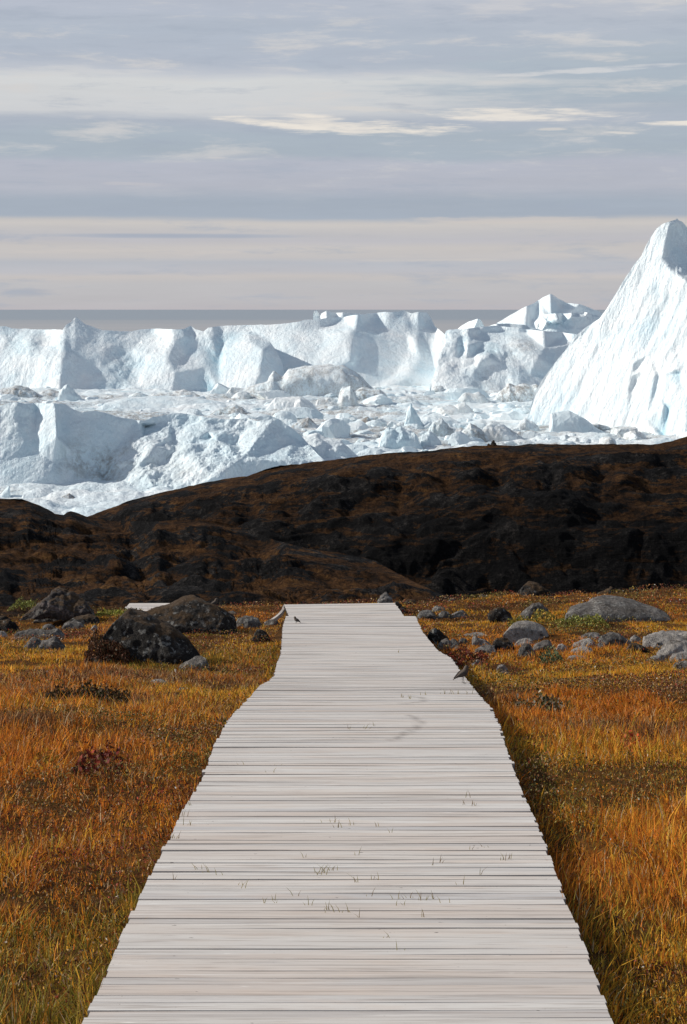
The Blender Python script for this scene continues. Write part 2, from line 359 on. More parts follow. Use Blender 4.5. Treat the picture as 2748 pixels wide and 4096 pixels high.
def relief(name, top, bot, ctrl, D0, lean=0.5, step=3.0, rstep=3.0, thick=60, amp=1.0, nscale=12.0, streak=None, stretch=7.0,
           mat=None, smooth_n=2, zfloor=-2.0, heightnoise=None, dirt0=0.0, blue0=0.0, edge=1.5, ridged=0.35, rel=1.0):
    """top / bot: outlines (x, y) in photo pixels, ctrl: (x, y, depth offset in m[, roughness[, dirt[, blue]]])"""
    top = np.asarray(top, float); bot = np.asarray(bot, float)
    x0, x1 = top[0, 0], top[-1, 0]; nc = int((x1 - x0) / step) + 2; xs = np.linspace(x0, x1, nc)
    yt = polyline(top, xs); yb = np.maximum(polyline(bot, xs), yt + 2)
    yt = yt + edge * (fbm(xs / 26.0, D0 * 0.1, 0, 4, 5)) * 2 * np.clip((yb - yt) / 30, 0, 1)
    nr = int(np.max(yb - yt) / rstep) + 3; t = np.linspace(0, 1, nr)[:, None]
    Xg = np.broadcast_to(xs, (nr, nc)).copy(); Yg = yt + (yb - yt) * t
    C = np.array([tuple(c) + (1.0, dirt0, blue0)[len(c) - 3:] for c in ctrl], float)
    bp = []
    lo, hi = min(yt.min(), C[:, 1].min()) - 30, max(yb.max(), C[:, 1].max()) + 30
    for xx in np.linspace(x0 - 30, x1 + 30, 24): bp += [(xx, lo), (xx, hi)]
    for yy in np.linspace(lo, hi, 6)[1:-1]: bp += [(x0 - 30, yy), (x1 + 30, yy)]
    bp = np.array(bp); d2 = ((bp[:, None, :] - C[None, :, :2]) ** 2 * np.array([1.0, 0.35])).sum(-1); w = 1 / (d2 + 50) ** 2.5; w /= w.sum(1, keepdims=True)
    vals = np.vstack([C[:, 2:], w @ C[:, 2:]]); pts = np.vstack([C[:, :2], bp])
    fld = tri_interp(pts, vals, Xg, Yg)
    off, rough, dirt, blue = [blur(f, smooth_n) for f in fld]; off = off * rel
    D = D0 + off + lean * (yb - Yg) * D0 / F
    V = P(Xg, Yg, D)
    gx = np.gradient(V, axis=1); gy = np.gradient(V, axis=0); N = np.cross(gy, gx); N /= np.linalg.norm(N, axis=-1, keepdims=True) + 1e-9
    if (N[..., 1] > 0).mean() > 0.5: N = -N
    s = nscale
    if streak is None: a = (V[..., 0] / s, V[..., 1] / s, V[..., 2] / s)
    else: a = ((V[..., 0] - streak * (V[..., 2])) / s, V[..., 1] / s, V[..., 2] / (s * stretch))
    n = (1 - ridged) * fbm(*a, oct=6, seed=3, gain=0.55) + ridged * fbm(a[0] * 0.7, a[1] * 0.7, a[2] * 0.7, oct=4, seed=9, ridged=True)
    fade = np.clip((Yg - yt) / 10, 0.25, 1)
    if heightnoise is None: V = V + N * (amp * n * rough * fade)[..., None]
    else: V[..., 2] += heightnoise(V) * np.clip((Yg - yt) / 90, 0.06, 1); blue = heightnoise.lump
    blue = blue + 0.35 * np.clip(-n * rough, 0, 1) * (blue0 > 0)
    # crown, back and skirt: a closed solid
    tp = V[0].copy(); hgt = np.maximum(tp[:, 2] - zfloor, 1)
    sx = np.linspace(0, 1, nc); tk = thick * np.clip(np.minimum(sx, 1 - sx) * 8, 0.08, 1)
    def back(fr, low):
        b = tp.copy(); b[:, 1] += tk * fr; q = b[:, 1] / tp[:, 1]; b[:, 0] *= q
        b[:, 2] = np.maximum(ZC - (ZC - tp[:, 2]) * np.maximum(q, 1) - hgt * low - 0.2, zfloor); return b
    b1 = back(0.25, 0.03); b2 = back(0.7, 0.35); b3 = back(1.0, 0.5); b3[:, 2] = zfloor
    sk = V[-1].copy(); sk[:, 2] = np.minimum(sk[:, 2], zfloor)
    A = np.vstack([b3[None], b2[None], b1[None], tp[None], V, sk[None]])
    ex = lambda a: np.vstack([a[:1], a[:1], a[:1], a[:1], a, a[-1:]])
    fcs = np.vstack([grid_faces(4, nc), grid_faces(A.shape[0] - 4, nc, 4 * nc)])
    return mesh(name, A, [fcs], mat or M_ICE, None, True, attrs={'dirt': ex(dirt), 'blue': ex(np.clip(blue, 0, 1))})

Z1 = lambda x, y: (x / 1.1412, 800 + y / 1.1412)
Z2 = lambda x, y: (1374 + x / 1.1412, 800 + y / 1.1412)
Z3 = lambda x, y: (1100 + x / 1.4255, 1500 + y / 1.4255)
def cv(fn, pts): return [tuple(fn(p[0], p[1])) + tuple(p[2:]) for p in pts]
DS = lambda y: ZC * F / (y - HY)          # distance at which the sea surface shows at photo row y
GI = 'icebergs in the fjord'

# long shelf at the left back
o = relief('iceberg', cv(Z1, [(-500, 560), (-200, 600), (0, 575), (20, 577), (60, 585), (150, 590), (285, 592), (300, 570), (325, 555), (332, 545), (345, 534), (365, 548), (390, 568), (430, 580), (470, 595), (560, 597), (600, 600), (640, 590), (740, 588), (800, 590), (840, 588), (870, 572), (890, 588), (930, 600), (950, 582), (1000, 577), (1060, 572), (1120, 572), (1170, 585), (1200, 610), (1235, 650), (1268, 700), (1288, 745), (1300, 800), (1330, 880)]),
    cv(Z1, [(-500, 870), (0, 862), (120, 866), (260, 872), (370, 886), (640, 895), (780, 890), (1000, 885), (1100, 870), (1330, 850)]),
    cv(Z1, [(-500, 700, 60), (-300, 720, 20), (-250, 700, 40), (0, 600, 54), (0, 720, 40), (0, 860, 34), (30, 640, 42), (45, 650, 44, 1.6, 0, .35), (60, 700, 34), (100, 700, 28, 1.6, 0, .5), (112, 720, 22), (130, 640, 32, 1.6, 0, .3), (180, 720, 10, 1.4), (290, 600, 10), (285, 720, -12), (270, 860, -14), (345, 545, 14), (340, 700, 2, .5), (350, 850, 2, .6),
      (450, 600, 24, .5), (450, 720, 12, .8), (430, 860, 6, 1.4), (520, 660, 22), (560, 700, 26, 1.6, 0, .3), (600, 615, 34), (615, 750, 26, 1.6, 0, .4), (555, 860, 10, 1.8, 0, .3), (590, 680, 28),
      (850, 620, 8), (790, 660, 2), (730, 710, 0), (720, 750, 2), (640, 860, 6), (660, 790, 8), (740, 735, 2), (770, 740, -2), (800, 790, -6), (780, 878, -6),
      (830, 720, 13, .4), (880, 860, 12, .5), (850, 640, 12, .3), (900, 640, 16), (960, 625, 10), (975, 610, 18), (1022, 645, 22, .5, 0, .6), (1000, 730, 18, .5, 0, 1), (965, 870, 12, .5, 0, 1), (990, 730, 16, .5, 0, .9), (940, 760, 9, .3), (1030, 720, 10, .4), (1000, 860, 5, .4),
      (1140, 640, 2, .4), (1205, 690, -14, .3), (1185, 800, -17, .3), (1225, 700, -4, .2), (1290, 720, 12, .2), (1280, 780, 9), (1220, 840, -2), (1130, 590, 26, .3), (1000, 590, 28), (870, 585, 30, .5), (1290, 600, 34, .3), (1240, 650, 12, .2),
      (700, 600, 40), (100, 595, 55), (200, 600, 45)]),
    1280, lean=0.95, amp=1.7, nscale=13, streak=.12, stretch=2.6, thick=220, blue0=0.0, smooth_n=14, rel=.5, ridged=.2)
tag(o, 'long snowy iceberg shelf with a small pointed peak and blue crevices at the left back', 'iceberg', GI)

# smooth snow dome in the centre
o = relief('iceberg', cv(Z2, [(-700, 640), (-640, 600), (-560, 577), (-430, 572), (-330, 568), (-244, 562), (-170, 548), (-100, 543), (0, 533), (60, 524), (100, 519), (200, 511), (280, 507), (300, 514), (312, 518), (345, 511), (380, 514), (392, 530), (402, 548), (418, 578), (450, 602), (485, 640), (520, 700), (545, 770), (560, 860)]),
    cv(Z2, [(-700, 850), (-200, 910), (0, 925), (560, 925)]),
    cv(Z2, [(-700, 640, 90), (-560, 600, 80), (-430, 590, 70), (-430, 700, 60), (-330, 600, 56), (-300, 720, 34), (-250, 640, 34, .4), (-200, 600, 40, .4), (-100, 590, 40, .4), (0, 545, 60, .4), (150, 525, 60, .3), (290, 515, 60, .4), (200, 580, 44, .3), (290, 600, 46, .3), (312, 560, 58), (345, 520, 52), (395, 540, 74), (420, 600, 70, .8), (350, 600, 56, .4),
      (-90, 640, 22, .4), (-60, 700, 6, .4), (0, 610, 8, .4), (36, 600, 2, .3), (38, 735, -10, .3), (48, 602, 9, .2), (55, 740, 4, .3), (-150, 760, 10), (-80, 745, 4), (-200, 700, 22),
      (150, 630, 24, .2), (200, 640, 30, .2), (330, 630, 30, .4), (470, 622, 24, .4), (540, 690, 36), (230, 720, 22, .2), (390, 690, 32, .5), (330, 660, 22, .4), (420, 780, 26, .6), (300, 690, 30, .4), (350, 720, 20, .3), (460, 720, 22, .5),
      (0, 860, -4, .6), (130, 860, 4, .4), (220, 810, 10, 1), (200, 850, 0, 1.2), (290, 800, 4, 1), (340, 870, 10, 1.3, .6), (400, 840, 10, 1), (240, 780, 16), (60, 760, 2, .3), (-20, 750, -6, .5), (500, 800, 24)]),
    1340, lean=1.0, amp=1.1, nscale=17, thick=200, smooth_n=22, rel=.6)
tag(o, 'broad smooth snow domed iceberg in the middle of the back row', 'iceberg', GI)

# right middle berg behind the brash
o = relief('iceberg', cv(Z2, [(392, 885), (400, 832), (424, 768), (440, 700), (455, 630), (468, 596), (482, 590), (560, 590), (640, 578), (700, 573), (760, 580), (830, 588), (900, 598), (1000, 604), (1060, 612), (1180, 640), (1300, 680)]),
    cv(Z2, [(392, 892), (600, 900), (740, 900), (800, 880), (1300, 880)]),
    cv(Z2, [(390, 700, 20), (450, 600, 40, 1.6), (480, 605, 30, 2), (510, 655, 8, 2), (530, 610, 30, 1.6), (545, 660, 20, 2, 0, .4), (570, 625, 22, 1.6), (565, 668, 0, 1.4), (600, 700, 18, 1.8),
      (620, 610, 50), (650, 640, 34, .5), (720, 655, 26, .6), (735, 690, 6, 1.4), (760, 685, 12, 1, .4), (800, 652, 20, .6, .4), (840, 660, 22, .8, .6), (890, 715, 4, .6), (920, 680, 22, .5), (1040, 655, 44, .4), (1000, 620, 70, .4), (830, 610, 60, .3), (720, 600, 60, .3),
      (396, 880, 12), (400, 835, 8, .6), (425, 770, 8, .6), (450, 775, 4, 1), (500, 790, 2, 1.5), (520, 740, 10, 1.8), (600, 770, 4, 1.8), (635, 725, -4, 1.6), (655, 760, 8, 1.2), (560, 720, 8, 2), (680, 685, 14, 1.6, .3, .5), (740, 850, 10, .7), (710, 740, 6, 1.2), (850, 800, 16, .4), (560, 880, -4, .8), (480, 870, 0, .6), (700, 880, 2, .7, .3), (790, 840, 8, .6), (640, 800, 10, .7, .3), (1000, 800, 30), (1200, 800, 50)]),
    1270, lean=1.0, amp=2.1, nscale=12, thick=260, smooth_n=12, rel=.55)
tag(o, 'rugged blue shadowed iceberg with snowy top left of the great pyramid', 'iceberg', GI)

# far peak, block and small far bergs
o = relief('iceberg', cv(Z2, [(700, 560), (720, 550), (760, 525), (830, 485), (870, 470), (910, 445), (945, 429), (985, 453), (1020, 469), (1080, 475), (1120, 490), (1175, 515), (1230, 550)]), cv(Z2, [(700, 640), (1230, 640)]),
    cv(Z2, [(700, 570, 110), (760, 550, 70), (840, 495, 26, .5), (835, 570, 20), (855, 560, 44, .3), (890, 468, 50, .4), (880, 540, 50, .3), (945, 433, 10, .4), (925, 540, -18, .4), (950, 540, 0, .3), (1000, 475, 55, .4), (1000, 520, 30, .4), (1060, 490, 30), (1080, 482, 26), (1100, 510, 44), (1170, 520, 50), (1230, 560, 70)]),
    2400, lean=0.6, step=2.5, rstep=2.5, amp=2.2, nscale=18, thick=300, smooth_n=16, rel=.42)
tag(o, 'distant sharp peaked iceberg standing above the horizon left of the pyramid', 'iceberg', GI)
o = relief('iceberg', cv(Z2, [(882, 600), (888, 560), (900, 530), (920, 520), (1000, 518), (1050, 514), (1080, 511), (1120, 514), (1170, 530), (1210, 565)]), cv(Z2, [(882, 660), (1210, 660)]),
    cv(Z2, [(885, 580, 34), (905, 530, 20), (900, 600, 10), (930, 560, 4, 1.5, 0, .3), (945, 560, 12, 1.5, 0, .5), (980, 550, 0, 1.6), (1000, 560, 10, 1.5, 0, .4), (1040, 530, 4, 1.6), (1060, 580, 8), (1100, 530, 8, 1.5), (1130, 570, 14), (1190, 560, 24), (1000, 520, 40), (1100, 515, 40), (950, 640, 0), (1150, 640, 10)]),
    1850, lean=0.25, step=2.5, rstep=2.5, amp=3.4, nscale=12, thick=180)
tag(o, 'low blocky crumbling iceberg in front of the distant sharp peak', 'iceberg', GI)
o = relief('iceberg', cv(Z2, [(520, 590), (540, 572), (570, 556), (600, 545), (615, 541), (628, 548), (640, 572), (650, 590)]), cv(Z2, [(520, 610), (650, 610)]),
    cv(Z2, [(520, 590, 60), (560, 580, 30), (612, 550, 0), (640, 590, 20), (590, 600, 0)]), 2700, lean=0.6, step=2.5, rstep=2.5, amp=3, nscale=20, thick=120)
tag(o, 'small far snow hummock left of the distant sharp peaked iceberg', 'iceberg', GI)
o = relief('iceberg', cv(Z1, [(1462, 530), (1468, 518), (1490, 506), (1530, 513), (1568, 512), (1600, 516), (1640, 517), (1664, 530)]), cv(Z1, [(1462, 552), (1664, 552)]),
    cv(Z1, [(1465, 530, 20), (1490, 515, 0), (1530, 525, 12), (1640, 520, 8), (1560, 545, 0)]), 2900, lean=0.3, step=2.5, rstep=2.5, amp=3, nscale=18, thick=120)
tag(o, 'flat low iceberg just under the horizon behind the snow dome', 'iceberg', GI)
o = relief('iceberg', cv(Z1, [(1430, 520), (1434, 507), (1446, 506), (1454, 514), (1458, 530)]), cv(Z1, [(1430, 552), (1458, 552)]),
    cv(Z1, [(1432, 530, 8), (1442, 515, 0), (1450, 540, 8), (1456, 530, 14)]), 2950, lean=0.1, step=1.5, rstep=2.5, amp=1.5, nscale=10, thick=20)
tag(o, 'tiny upright ice pillar beside the flat low iceberg under the horizon', 'iceberg', GI)
o = relief('iceberg', cv(Z2, [(620, 596), (660, 575), (700, 566), (760, 564), (830, 572), (890, 590), (960, 604)]), cv(Z2, [(620, 620), (960, 620)]),
    cv(Z2, [(630, 600, 40), (700, 580, 20), (760, 575, 30), (900, 600, 40)]), 1700, lean=1.5, step=3, rstep=2.5, amp=1.6, nscale=14, thick=160, dirt0=.15)
tag(o, 'low snowy floe ridge between the rugged berg and the distant peak', 'iceberg', GI)

# the great pyramid at the right: an inclined flank plus shallow gullies
PYR = []
_loc = [(845, 1000), (870, 900), (960, 760), (1000, 1060), (1060, 640), (1110, 600, 2, 1, 0, .3), (1000, 850, 0, .8, 0, .25), (1170, 560, -3), (1180, 750, 0, .8), (1170, 640, 1.5, .9, 0, .2), (1200, 900), (1130, 1070), (1230, 460, -3), (1250, 450, -3), (1280, 600), (1290, 750),
  (1322, 745, -1.5, .5), (1345, 762, 3, .4), (1312, 800, -1.5, .5), (1338, 830, 4, .3), (1300, 868, -1, .5), (1318, 880, 2, .5), (1370, 780, 0), (1370, 860, 0), (1230, 1070), (1300, 970, .5, .8), (1290, 1075, 2, .5), (1330, 1070, 0, .5), (1350, 290, -3), (1400, 350), (1400, 500, 0, 1.3), (1435, 560, 2, 2, 0, .45), (1450, 440, 1.5, 2, 0, .45), (1430, 660, 1, 1.6, 0, .3), (1500, 420, -1.5, 1.3), (1400, 700),
  (1422, 800, -1.2, .5), (1440, 800, 2, .4), (1405, 890, -1, .5), (1420, 895, 2, .4), (1470, 800, 0, .6), (1450, 900, 0, .6), (1430, 140, -4), (1489, 122, -2, .4), (1476, 180, -2, .4), (1464, 248, -3, .4), (1453, 268, -2, .6), (1502, 130, 5, .2), (1492, 190, 5, .2), (1480, 250, 3.5, .2), (1525, 95, 5, .5), (1530, 200, 14, .2), (1500, 290, 5, .4), (1540, 300, 13, .4), (1490, 318, -2, .6), (1530, 345, -3, .8), (1600, 340, 20, .4), (1568, 372, -4, 1),
  (1575, 200, 26, .2), (1620, 250, 34, .3), (1568, 560, -1, 1.4), (1560, 480, 1.5, 1.8, 0, .5), (1500, 640, 1.5, 2, 0, .4), (1520, 775, -1.5, .6), (1462, 950, -1.5, .6), (1445, 1080, -1.5, .5, 0, .3), (1534, 785, 3, .4, 0, .8), (1482, 950, 4, .4, 0, .9), (1464, 1075, 4.5, .4, 0, 1), (1552, 790, 0, .5), (1505, 950, 0, .5), (1484, 1080, 0, .5), (1568, 900), (1568, 1080), (1700, 700), (1700, 500), (1900, 1000), (2100, 1000, 40), (1380, 1000, 0, .8), (1400, 1070, 1, .8)]
for q in _loc:
    q = list(q) + [0, 1, 0, 0][len(q) - 2:]; x_, y_ = Z2(q[0], q[1]); PYR.append((x_, y_, 46 - (min(q[0], 1750) - 845) * 0.085 + q[2] * .62, q[3], q[4], q[5] * (1 if q[5] >= .8 else .4)))
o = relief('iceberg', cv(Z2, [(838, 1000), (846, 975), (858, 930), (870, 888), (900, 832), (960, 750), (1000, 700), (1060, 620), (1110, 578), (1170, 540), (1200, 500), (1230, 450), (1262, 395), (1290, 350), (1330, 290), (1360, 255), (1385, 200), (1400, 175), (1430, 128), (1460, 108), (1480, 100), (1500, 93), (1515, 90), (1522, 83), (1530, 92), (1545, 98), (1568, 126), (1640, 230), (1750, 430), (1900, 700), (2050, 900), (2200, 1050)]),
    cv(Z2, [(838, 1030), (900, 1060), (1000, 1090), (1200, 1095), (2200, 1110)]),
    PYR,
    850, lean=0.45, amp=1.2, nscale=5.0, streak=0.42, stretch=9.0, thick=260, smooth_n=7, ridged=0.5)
tag(o, 'towering white pyramid iceberg with streaked flank and pointed summit at the right', 'iceberg', GI)

# nearest berg, shaded wall and rubble slope, lower left
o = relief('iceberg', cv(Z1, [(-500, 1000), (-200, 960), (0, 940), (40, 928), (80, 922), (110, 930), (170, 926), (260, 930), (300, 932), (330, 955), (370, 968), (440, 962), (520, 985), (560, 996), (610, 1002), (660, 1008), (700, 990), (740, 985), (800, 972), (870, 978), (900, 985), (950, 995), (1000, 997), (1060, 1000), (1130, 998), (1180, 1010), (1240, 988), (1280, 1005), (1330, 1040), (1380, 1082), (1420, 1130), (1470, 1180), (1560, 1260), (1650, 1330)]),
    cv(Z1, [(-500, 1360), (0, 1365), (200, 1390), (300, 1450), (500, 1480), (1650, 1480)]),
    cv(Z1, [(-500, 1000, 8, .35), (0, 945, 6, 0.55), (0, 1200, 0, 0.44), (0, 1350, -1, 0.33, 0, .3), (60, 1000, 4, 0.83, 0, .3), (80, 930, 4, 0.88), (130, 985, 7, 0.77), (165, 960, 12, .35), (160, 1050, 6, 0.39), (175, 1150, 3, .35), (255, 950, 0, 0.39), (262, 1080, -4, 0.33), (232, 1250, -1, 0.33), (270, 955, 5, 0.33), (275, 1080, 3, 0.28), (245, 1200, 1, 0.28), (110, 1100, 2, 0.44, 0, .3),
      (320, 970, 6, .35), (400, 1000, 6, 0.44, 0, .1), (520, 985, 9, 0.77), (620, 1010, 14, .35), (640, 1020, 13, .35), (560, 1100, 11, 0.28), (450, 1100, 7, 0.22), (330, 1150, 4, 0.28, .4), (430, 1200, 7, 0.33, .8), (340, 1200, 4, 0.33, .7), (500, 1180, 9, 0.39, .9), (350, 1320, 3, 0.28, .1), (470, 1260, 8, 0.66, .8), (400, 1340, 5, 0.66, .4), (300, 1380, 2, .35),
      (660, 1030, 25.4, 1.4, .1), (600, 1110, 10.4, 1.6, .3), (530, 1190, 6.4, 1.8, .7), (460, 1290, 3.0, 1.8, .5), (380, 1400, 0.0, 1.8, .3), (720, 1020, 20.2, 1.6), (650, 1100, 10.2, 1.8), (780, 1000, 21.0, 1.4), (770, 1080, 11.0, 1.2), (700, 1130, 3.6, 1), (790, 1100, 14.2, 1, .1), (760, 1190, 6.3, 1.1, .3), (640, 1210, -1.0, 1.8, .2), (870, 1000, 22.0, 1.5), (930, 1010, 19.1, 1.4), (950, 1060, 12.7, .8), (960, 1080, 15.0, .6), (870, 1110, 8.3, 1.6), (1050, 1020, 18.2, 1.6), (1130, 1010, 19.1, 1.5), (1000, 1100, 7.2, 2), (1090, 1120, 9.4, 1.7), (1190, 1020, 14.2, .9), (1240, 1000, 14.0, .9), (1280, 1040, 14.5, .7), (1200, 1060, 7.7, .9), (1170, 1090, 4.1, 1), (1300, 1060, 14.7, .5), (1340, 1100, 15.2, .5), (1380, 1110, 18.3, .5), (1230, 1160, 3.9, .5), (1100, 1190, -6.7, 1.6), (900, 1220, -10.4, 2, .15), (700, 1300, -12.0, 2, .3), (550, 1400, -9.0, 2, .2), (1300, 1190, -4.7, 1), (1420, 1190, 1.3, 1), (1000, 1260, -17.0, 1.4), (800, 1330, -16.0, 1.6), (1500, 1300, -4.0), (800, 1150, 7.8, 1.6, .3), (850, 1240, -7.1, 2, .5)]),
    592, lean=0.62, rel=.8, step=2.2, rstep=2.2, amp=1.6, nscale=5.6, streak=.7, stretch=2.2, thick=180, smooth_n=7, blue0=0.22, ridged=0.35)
tag(o, 'nearest iceberg with shaded cyan wall and crumbled dirty slope at lower left', 'iceberg', GI)

# ------------------------------------------------------------------ dome: boulder or ice chunk from its outline
def dome(name, top, base, D, thick, mat, z0=None, amp=0.06, ns=1.0, facet=0.0, seed=0, label=None, cat=None, group=None, dirt=0.0, blue=0.0, step=None, sink=0.25, loc_origin=True, asym=0.0, p=0.8):
    top = np.asarray(top, float); x0, x1 = top[0, 0], top[-1, 0]
    px = D / F; wid = (x1 - x0) * px
    nc = int(np.clip((x1 - x0) / (step or 3.0), 26, 130)); nt = int(np.clip(nc * .7, 28, 80))
    s = np.linspace(0, 1, nc); s = 0.5 - 0.5 * np.cos(np.pi * s); xs = x0 + (x1 - x0) * s
    yt = polyline(top, xs)
    h = np.maximum((base - yt) * px, 0.0); hm = h.max()
    env = np.sqrt(np.clip(1 - (2 * s - 1) ** 2, 0, 1)) ** 0.7
    h = np.maximum(h, 0.02 * hm) * np.clip(env * 3, 0, 1)
    T = thick * (0.25 + 0.75 * (h / hm)) * env
    th = np.linspace(-0.10, 1.10, nt)[:, None] * np.pi
    c = -np.cos(th); sn = np.sin(th)
    Yl = T * np.sign(c) * np.abs(c) ** 0.85 + T * 0.9
    Zl = h * np.sign(sn) * np.abs(sn) ** p
    Zl = np.where(sn < 0, sn * sink * hm * 2, Zl)
    Xl = np.broadcast_to((xs - (x0 + x1) / 2) * px, Yl.shape)
    V = np.stack([Xl, Yl, Zl], -1)
    sc = max(wid, hm) * 0.5 / ns; o3 = seed * 13.7
    nv = fbm(V[..., 0] / sc + o3, V[..., 1] / sc, V[..., 2] / sc, 7, seed, 0.58)
    nv = nv - .5 * np.clip(fbm(V[..., 0] / sc * .8, V[..., 1] / sc * .8 + o3, V[..., 2] / sc * .8, 3, seed + 3, ridged=True) - .45, 0, 1)
    if facet:
        cells = np.sin(V[..., 0] / sc * 3 + o3) + np.sin(V[..., 2] / sc * 4 + V[..., 0] / sc * 2)
        nv = nv + facet * (np.abs(fbm(V[..., 0] / sc * 1.5, V[..., 1] / sc * 1.5, V[..., 2] / sc * 1.5 + o3, 3, seed + 5)) * 3 - 0.8)
    if facet and mat is not M_ICE:
        rg = np.random.default_rng(seed * 7 + 1); ctr = np.array([0, T.max() * .9, hm * .35]); q = V - ctr
        for _ in range(9 if facet < .3 else 14):
            n_ = rg.normal(size=3) * np.array([1 / max(wid, .01), 1 / max(T.max() * 2, .01), .6 / max(hm, .01)]); n_ /= np.linalg.norm(n_)
            if n_[2] < -.1: n_ = -n_
            d_ = q @ n_; L_ = d_.max() * rg.uniform(.74, .93) if abs(n_[2]) < .85 else d_.max() * .95
            q = q - n_ * (np.maximum(d_ - L_, 0) * .9)[..., None]
        V = q + ctr
    gx = np.gradient(V, axis=1); gy = np.gradient(V, axis=0); N = np.cross(gx, gy); N /= np.linalg.norm(N, axis=-1, keepdims=True) + 1e-9
    if N[nt // 2, :, 2].mean() < 0: N = -N
    A = amp * max(hm, wid * 0.3) * np.clip(env, 0.15, 1)
    V = V + N * (nv * A)[..., None]
    zb = ZC + (HY - base) * px if z0 is None else z0
    loc = (((x0 + x1) / 2 - CX) * px, D, zb)
    nr = nt
    V2 = V.reshape(-1, 3)
    caps = []
    at = {'dirt': np.full(len(V2), dirt), 'blue': np.full(len(V2), blue)} if mat is M_ICE else None
    f = grid_faces(nr, nc)
    o = mesh(name, V2, [f[:, ::-1]], mat, None, True, attrs=at)
    o.location = loc
    return tag(o, label, cat, group)

# individual ice chunks of the brash (photo outlines at their own distances)
GC = 'ice chunks in the brash field'
def chunk(fn, pts, base, label, dirt=0.2, blue=0.0, seed=0, amp=0.10, thick=None, D=None, facet=0.25):
    t = cv(fn, pts); b = fn(0, base)[1]; D = D or DS(b); w = (t[-1][0] - t[0][0]) * D / F
    return dome('ice_chunk', t, b, D, thick or w * 0.4, M_ICE, None, amp, 2.2, facet, seed, label, 'ice chunk', GC, dirt, blue, step=2.0)
chunk(Z3, [(352, 165), (358, 140), (375, 90), (387, 70), (405, 72), (430, 76), (460, 92), (480, 82), (500, 76), (550, 84), (600, 86), (630, 110), (655, 150), (680, 165)], 172, 'large dirty brown streaked ice block standing in the middle of the brash', .9, seed=1)
chunk(Z3, [(735, 315), (745, 240), (757, 205), (765, 190), (775, 163), (785, 185), (800, 200), (830, 250), (850, 285), (880, 325)], 330, 'slender triangular ice spire in the centre of the brash', .0, .35, seed=2, amp=.06)
chunk(Z3, [(585, 435), (600, 370), (615, 335), (650, 300), (690, 312), (720, 300), (760, 318), (800, 328), (825, 380), (850, 430)], 450, 'pale cyan rounded ice block in front of the triangular spire', .05, .35, seed=3)
chunk(Z3, [(820, 420), (840, 345), (880, 320), (920, 345), (945, 380), (962, 430)], 440, 'white faceted ice block right of the pale cyan one', .05, .1, seed=4)
chunk(Z3, [(872, 330), (885, 295), (905, 270), (955, 254), (985, 280), (1010, 310), (1050, 355)], 378, 'grey green ice mound right behind the triangular spire', .6, .2, seed=5)
chunk(Z3, [(1000, 410), (1040, 360), (1070, 330), (1095, 300), (1120, 280), (1150, 295), (1180, 315), (1212, 350), (1240, 395)], 420, 'jagged grey ice heap just left of the cairn', .75, seed=6)
chunk(Z3, [(1180, 320), (1205, 290), (1240, 274), (1300, 282), (1350, 312), (1390, 335), (1425, 360), (1440, 380)], 400, 'smooth grey sloping ice slab behind the cairn', .55, seed=7)
chunk(Z3, [(85, 300), (120, 275), (150, 258), (190, 243), (215, 268), (240, 292), (300, 300), (385, 305)], 332, 'brown sided ice block at the left end of the dark debris', .9, seed=8)
chunk(Z3, [(355, 345), (400, 318), (500, 302), (560, 300), (610, 305), (650, 288), (700, 265), (740, 258), (744, 275), (700, 300), (640, 330)], 346, 'long flat ice slab covered in dark brown debris', 1.6, seed=9, facet=.1)
chunk(Z3, [(430, 300), (460, 280), (480, 262), (510, 250), (530, 238), (555, 262), (570, 268), (610, 290)], 305, 'brown pointed debris lump on top of the dark slab', 1.5, seed=10)
chunk(Z3, [(1235, 150), (1270, 115), (1300, 90), (1340, 54), (1370, 65), (1400, 58), (1430, 50), (1470, 62), (1500, 52), (1530, 70), (1560, 150)], 182, 'rough pinkish grey ice ridge at the foot of the pyramid', .9, seed=11)
chunk(Z3, [(1040, 150), (1070, 108), (1090, 98), (1110, 104), (1130, 108), (1170, 100), (1195, 118), (1205, 130), (1260, 170)], 190, 'rounded ice lump with small dark top left of the pinkish ridge', .4, seed=12)
chunk(Z3, [(970, 215), (1000, 190), (1050, 165), (1085, 155), (1110, 185), (1140, 215)], 235, 'low grey shadowed ice mound below the rounded lump', .3, seed=13)
chunk(Z3, [(1380, 300), (1400, 270), (1430, 252), (1470, 265), (1500, 290), (1540, 340)], 350, 'small rocky ice heap left of the flat faced berg', .5, seed=14)
chunk(Z3, [(-60, 200), (0, 135), (60, 130), (150, 128), (180, 145), (215, 175), (270, 225)], 240, 'long low snow mound at the left of the brash', .1, seed=15)
chunk(Z3, [(340, 260), (380, 245), (410, 248), (440, 262), (460, 290)], 296, 'small rounded blue white ice lump beside the debris lump', .0, .2, seed=16)
chunk(Z3, [(-20, 330), (60, 345), (90, 372), (170, 360), (230, 345), (300, 370), (380, 385), (430, 430), (480, 470), (520, 500)], 520, 'broad crumpled white ice mass touching the dark ridge', .1, .1, seed=17, amp=.12)
chunk(Z3, [(440, 465), (480, 440), (540, 425), (600, 430), (640, 455), (700, 480)], 490, 'low cracked ice apron along the ridge below the cyan block', .05, .2, seed=18)
chunk(Z3, [(590, 250), (620, 235), (660, 228), (700, 232), (740, 250)], 272, 'small white ice slab left of the triangular spire', .05, seed=19)
chunk(Z3, [(830, 265), (870, 240), (920, 235), (980, 245), (1040, 262), (1090, 290)], 305, 'wide snowy swell right of the triangular spire', .05, seed=20)
chunk(Z3, [(1440, 380), (1500, 352), (1560, 345), (1640, 360)], 396, 'flat snowy floe edge meeting the ridge below the pyramid', .05, seed=21)
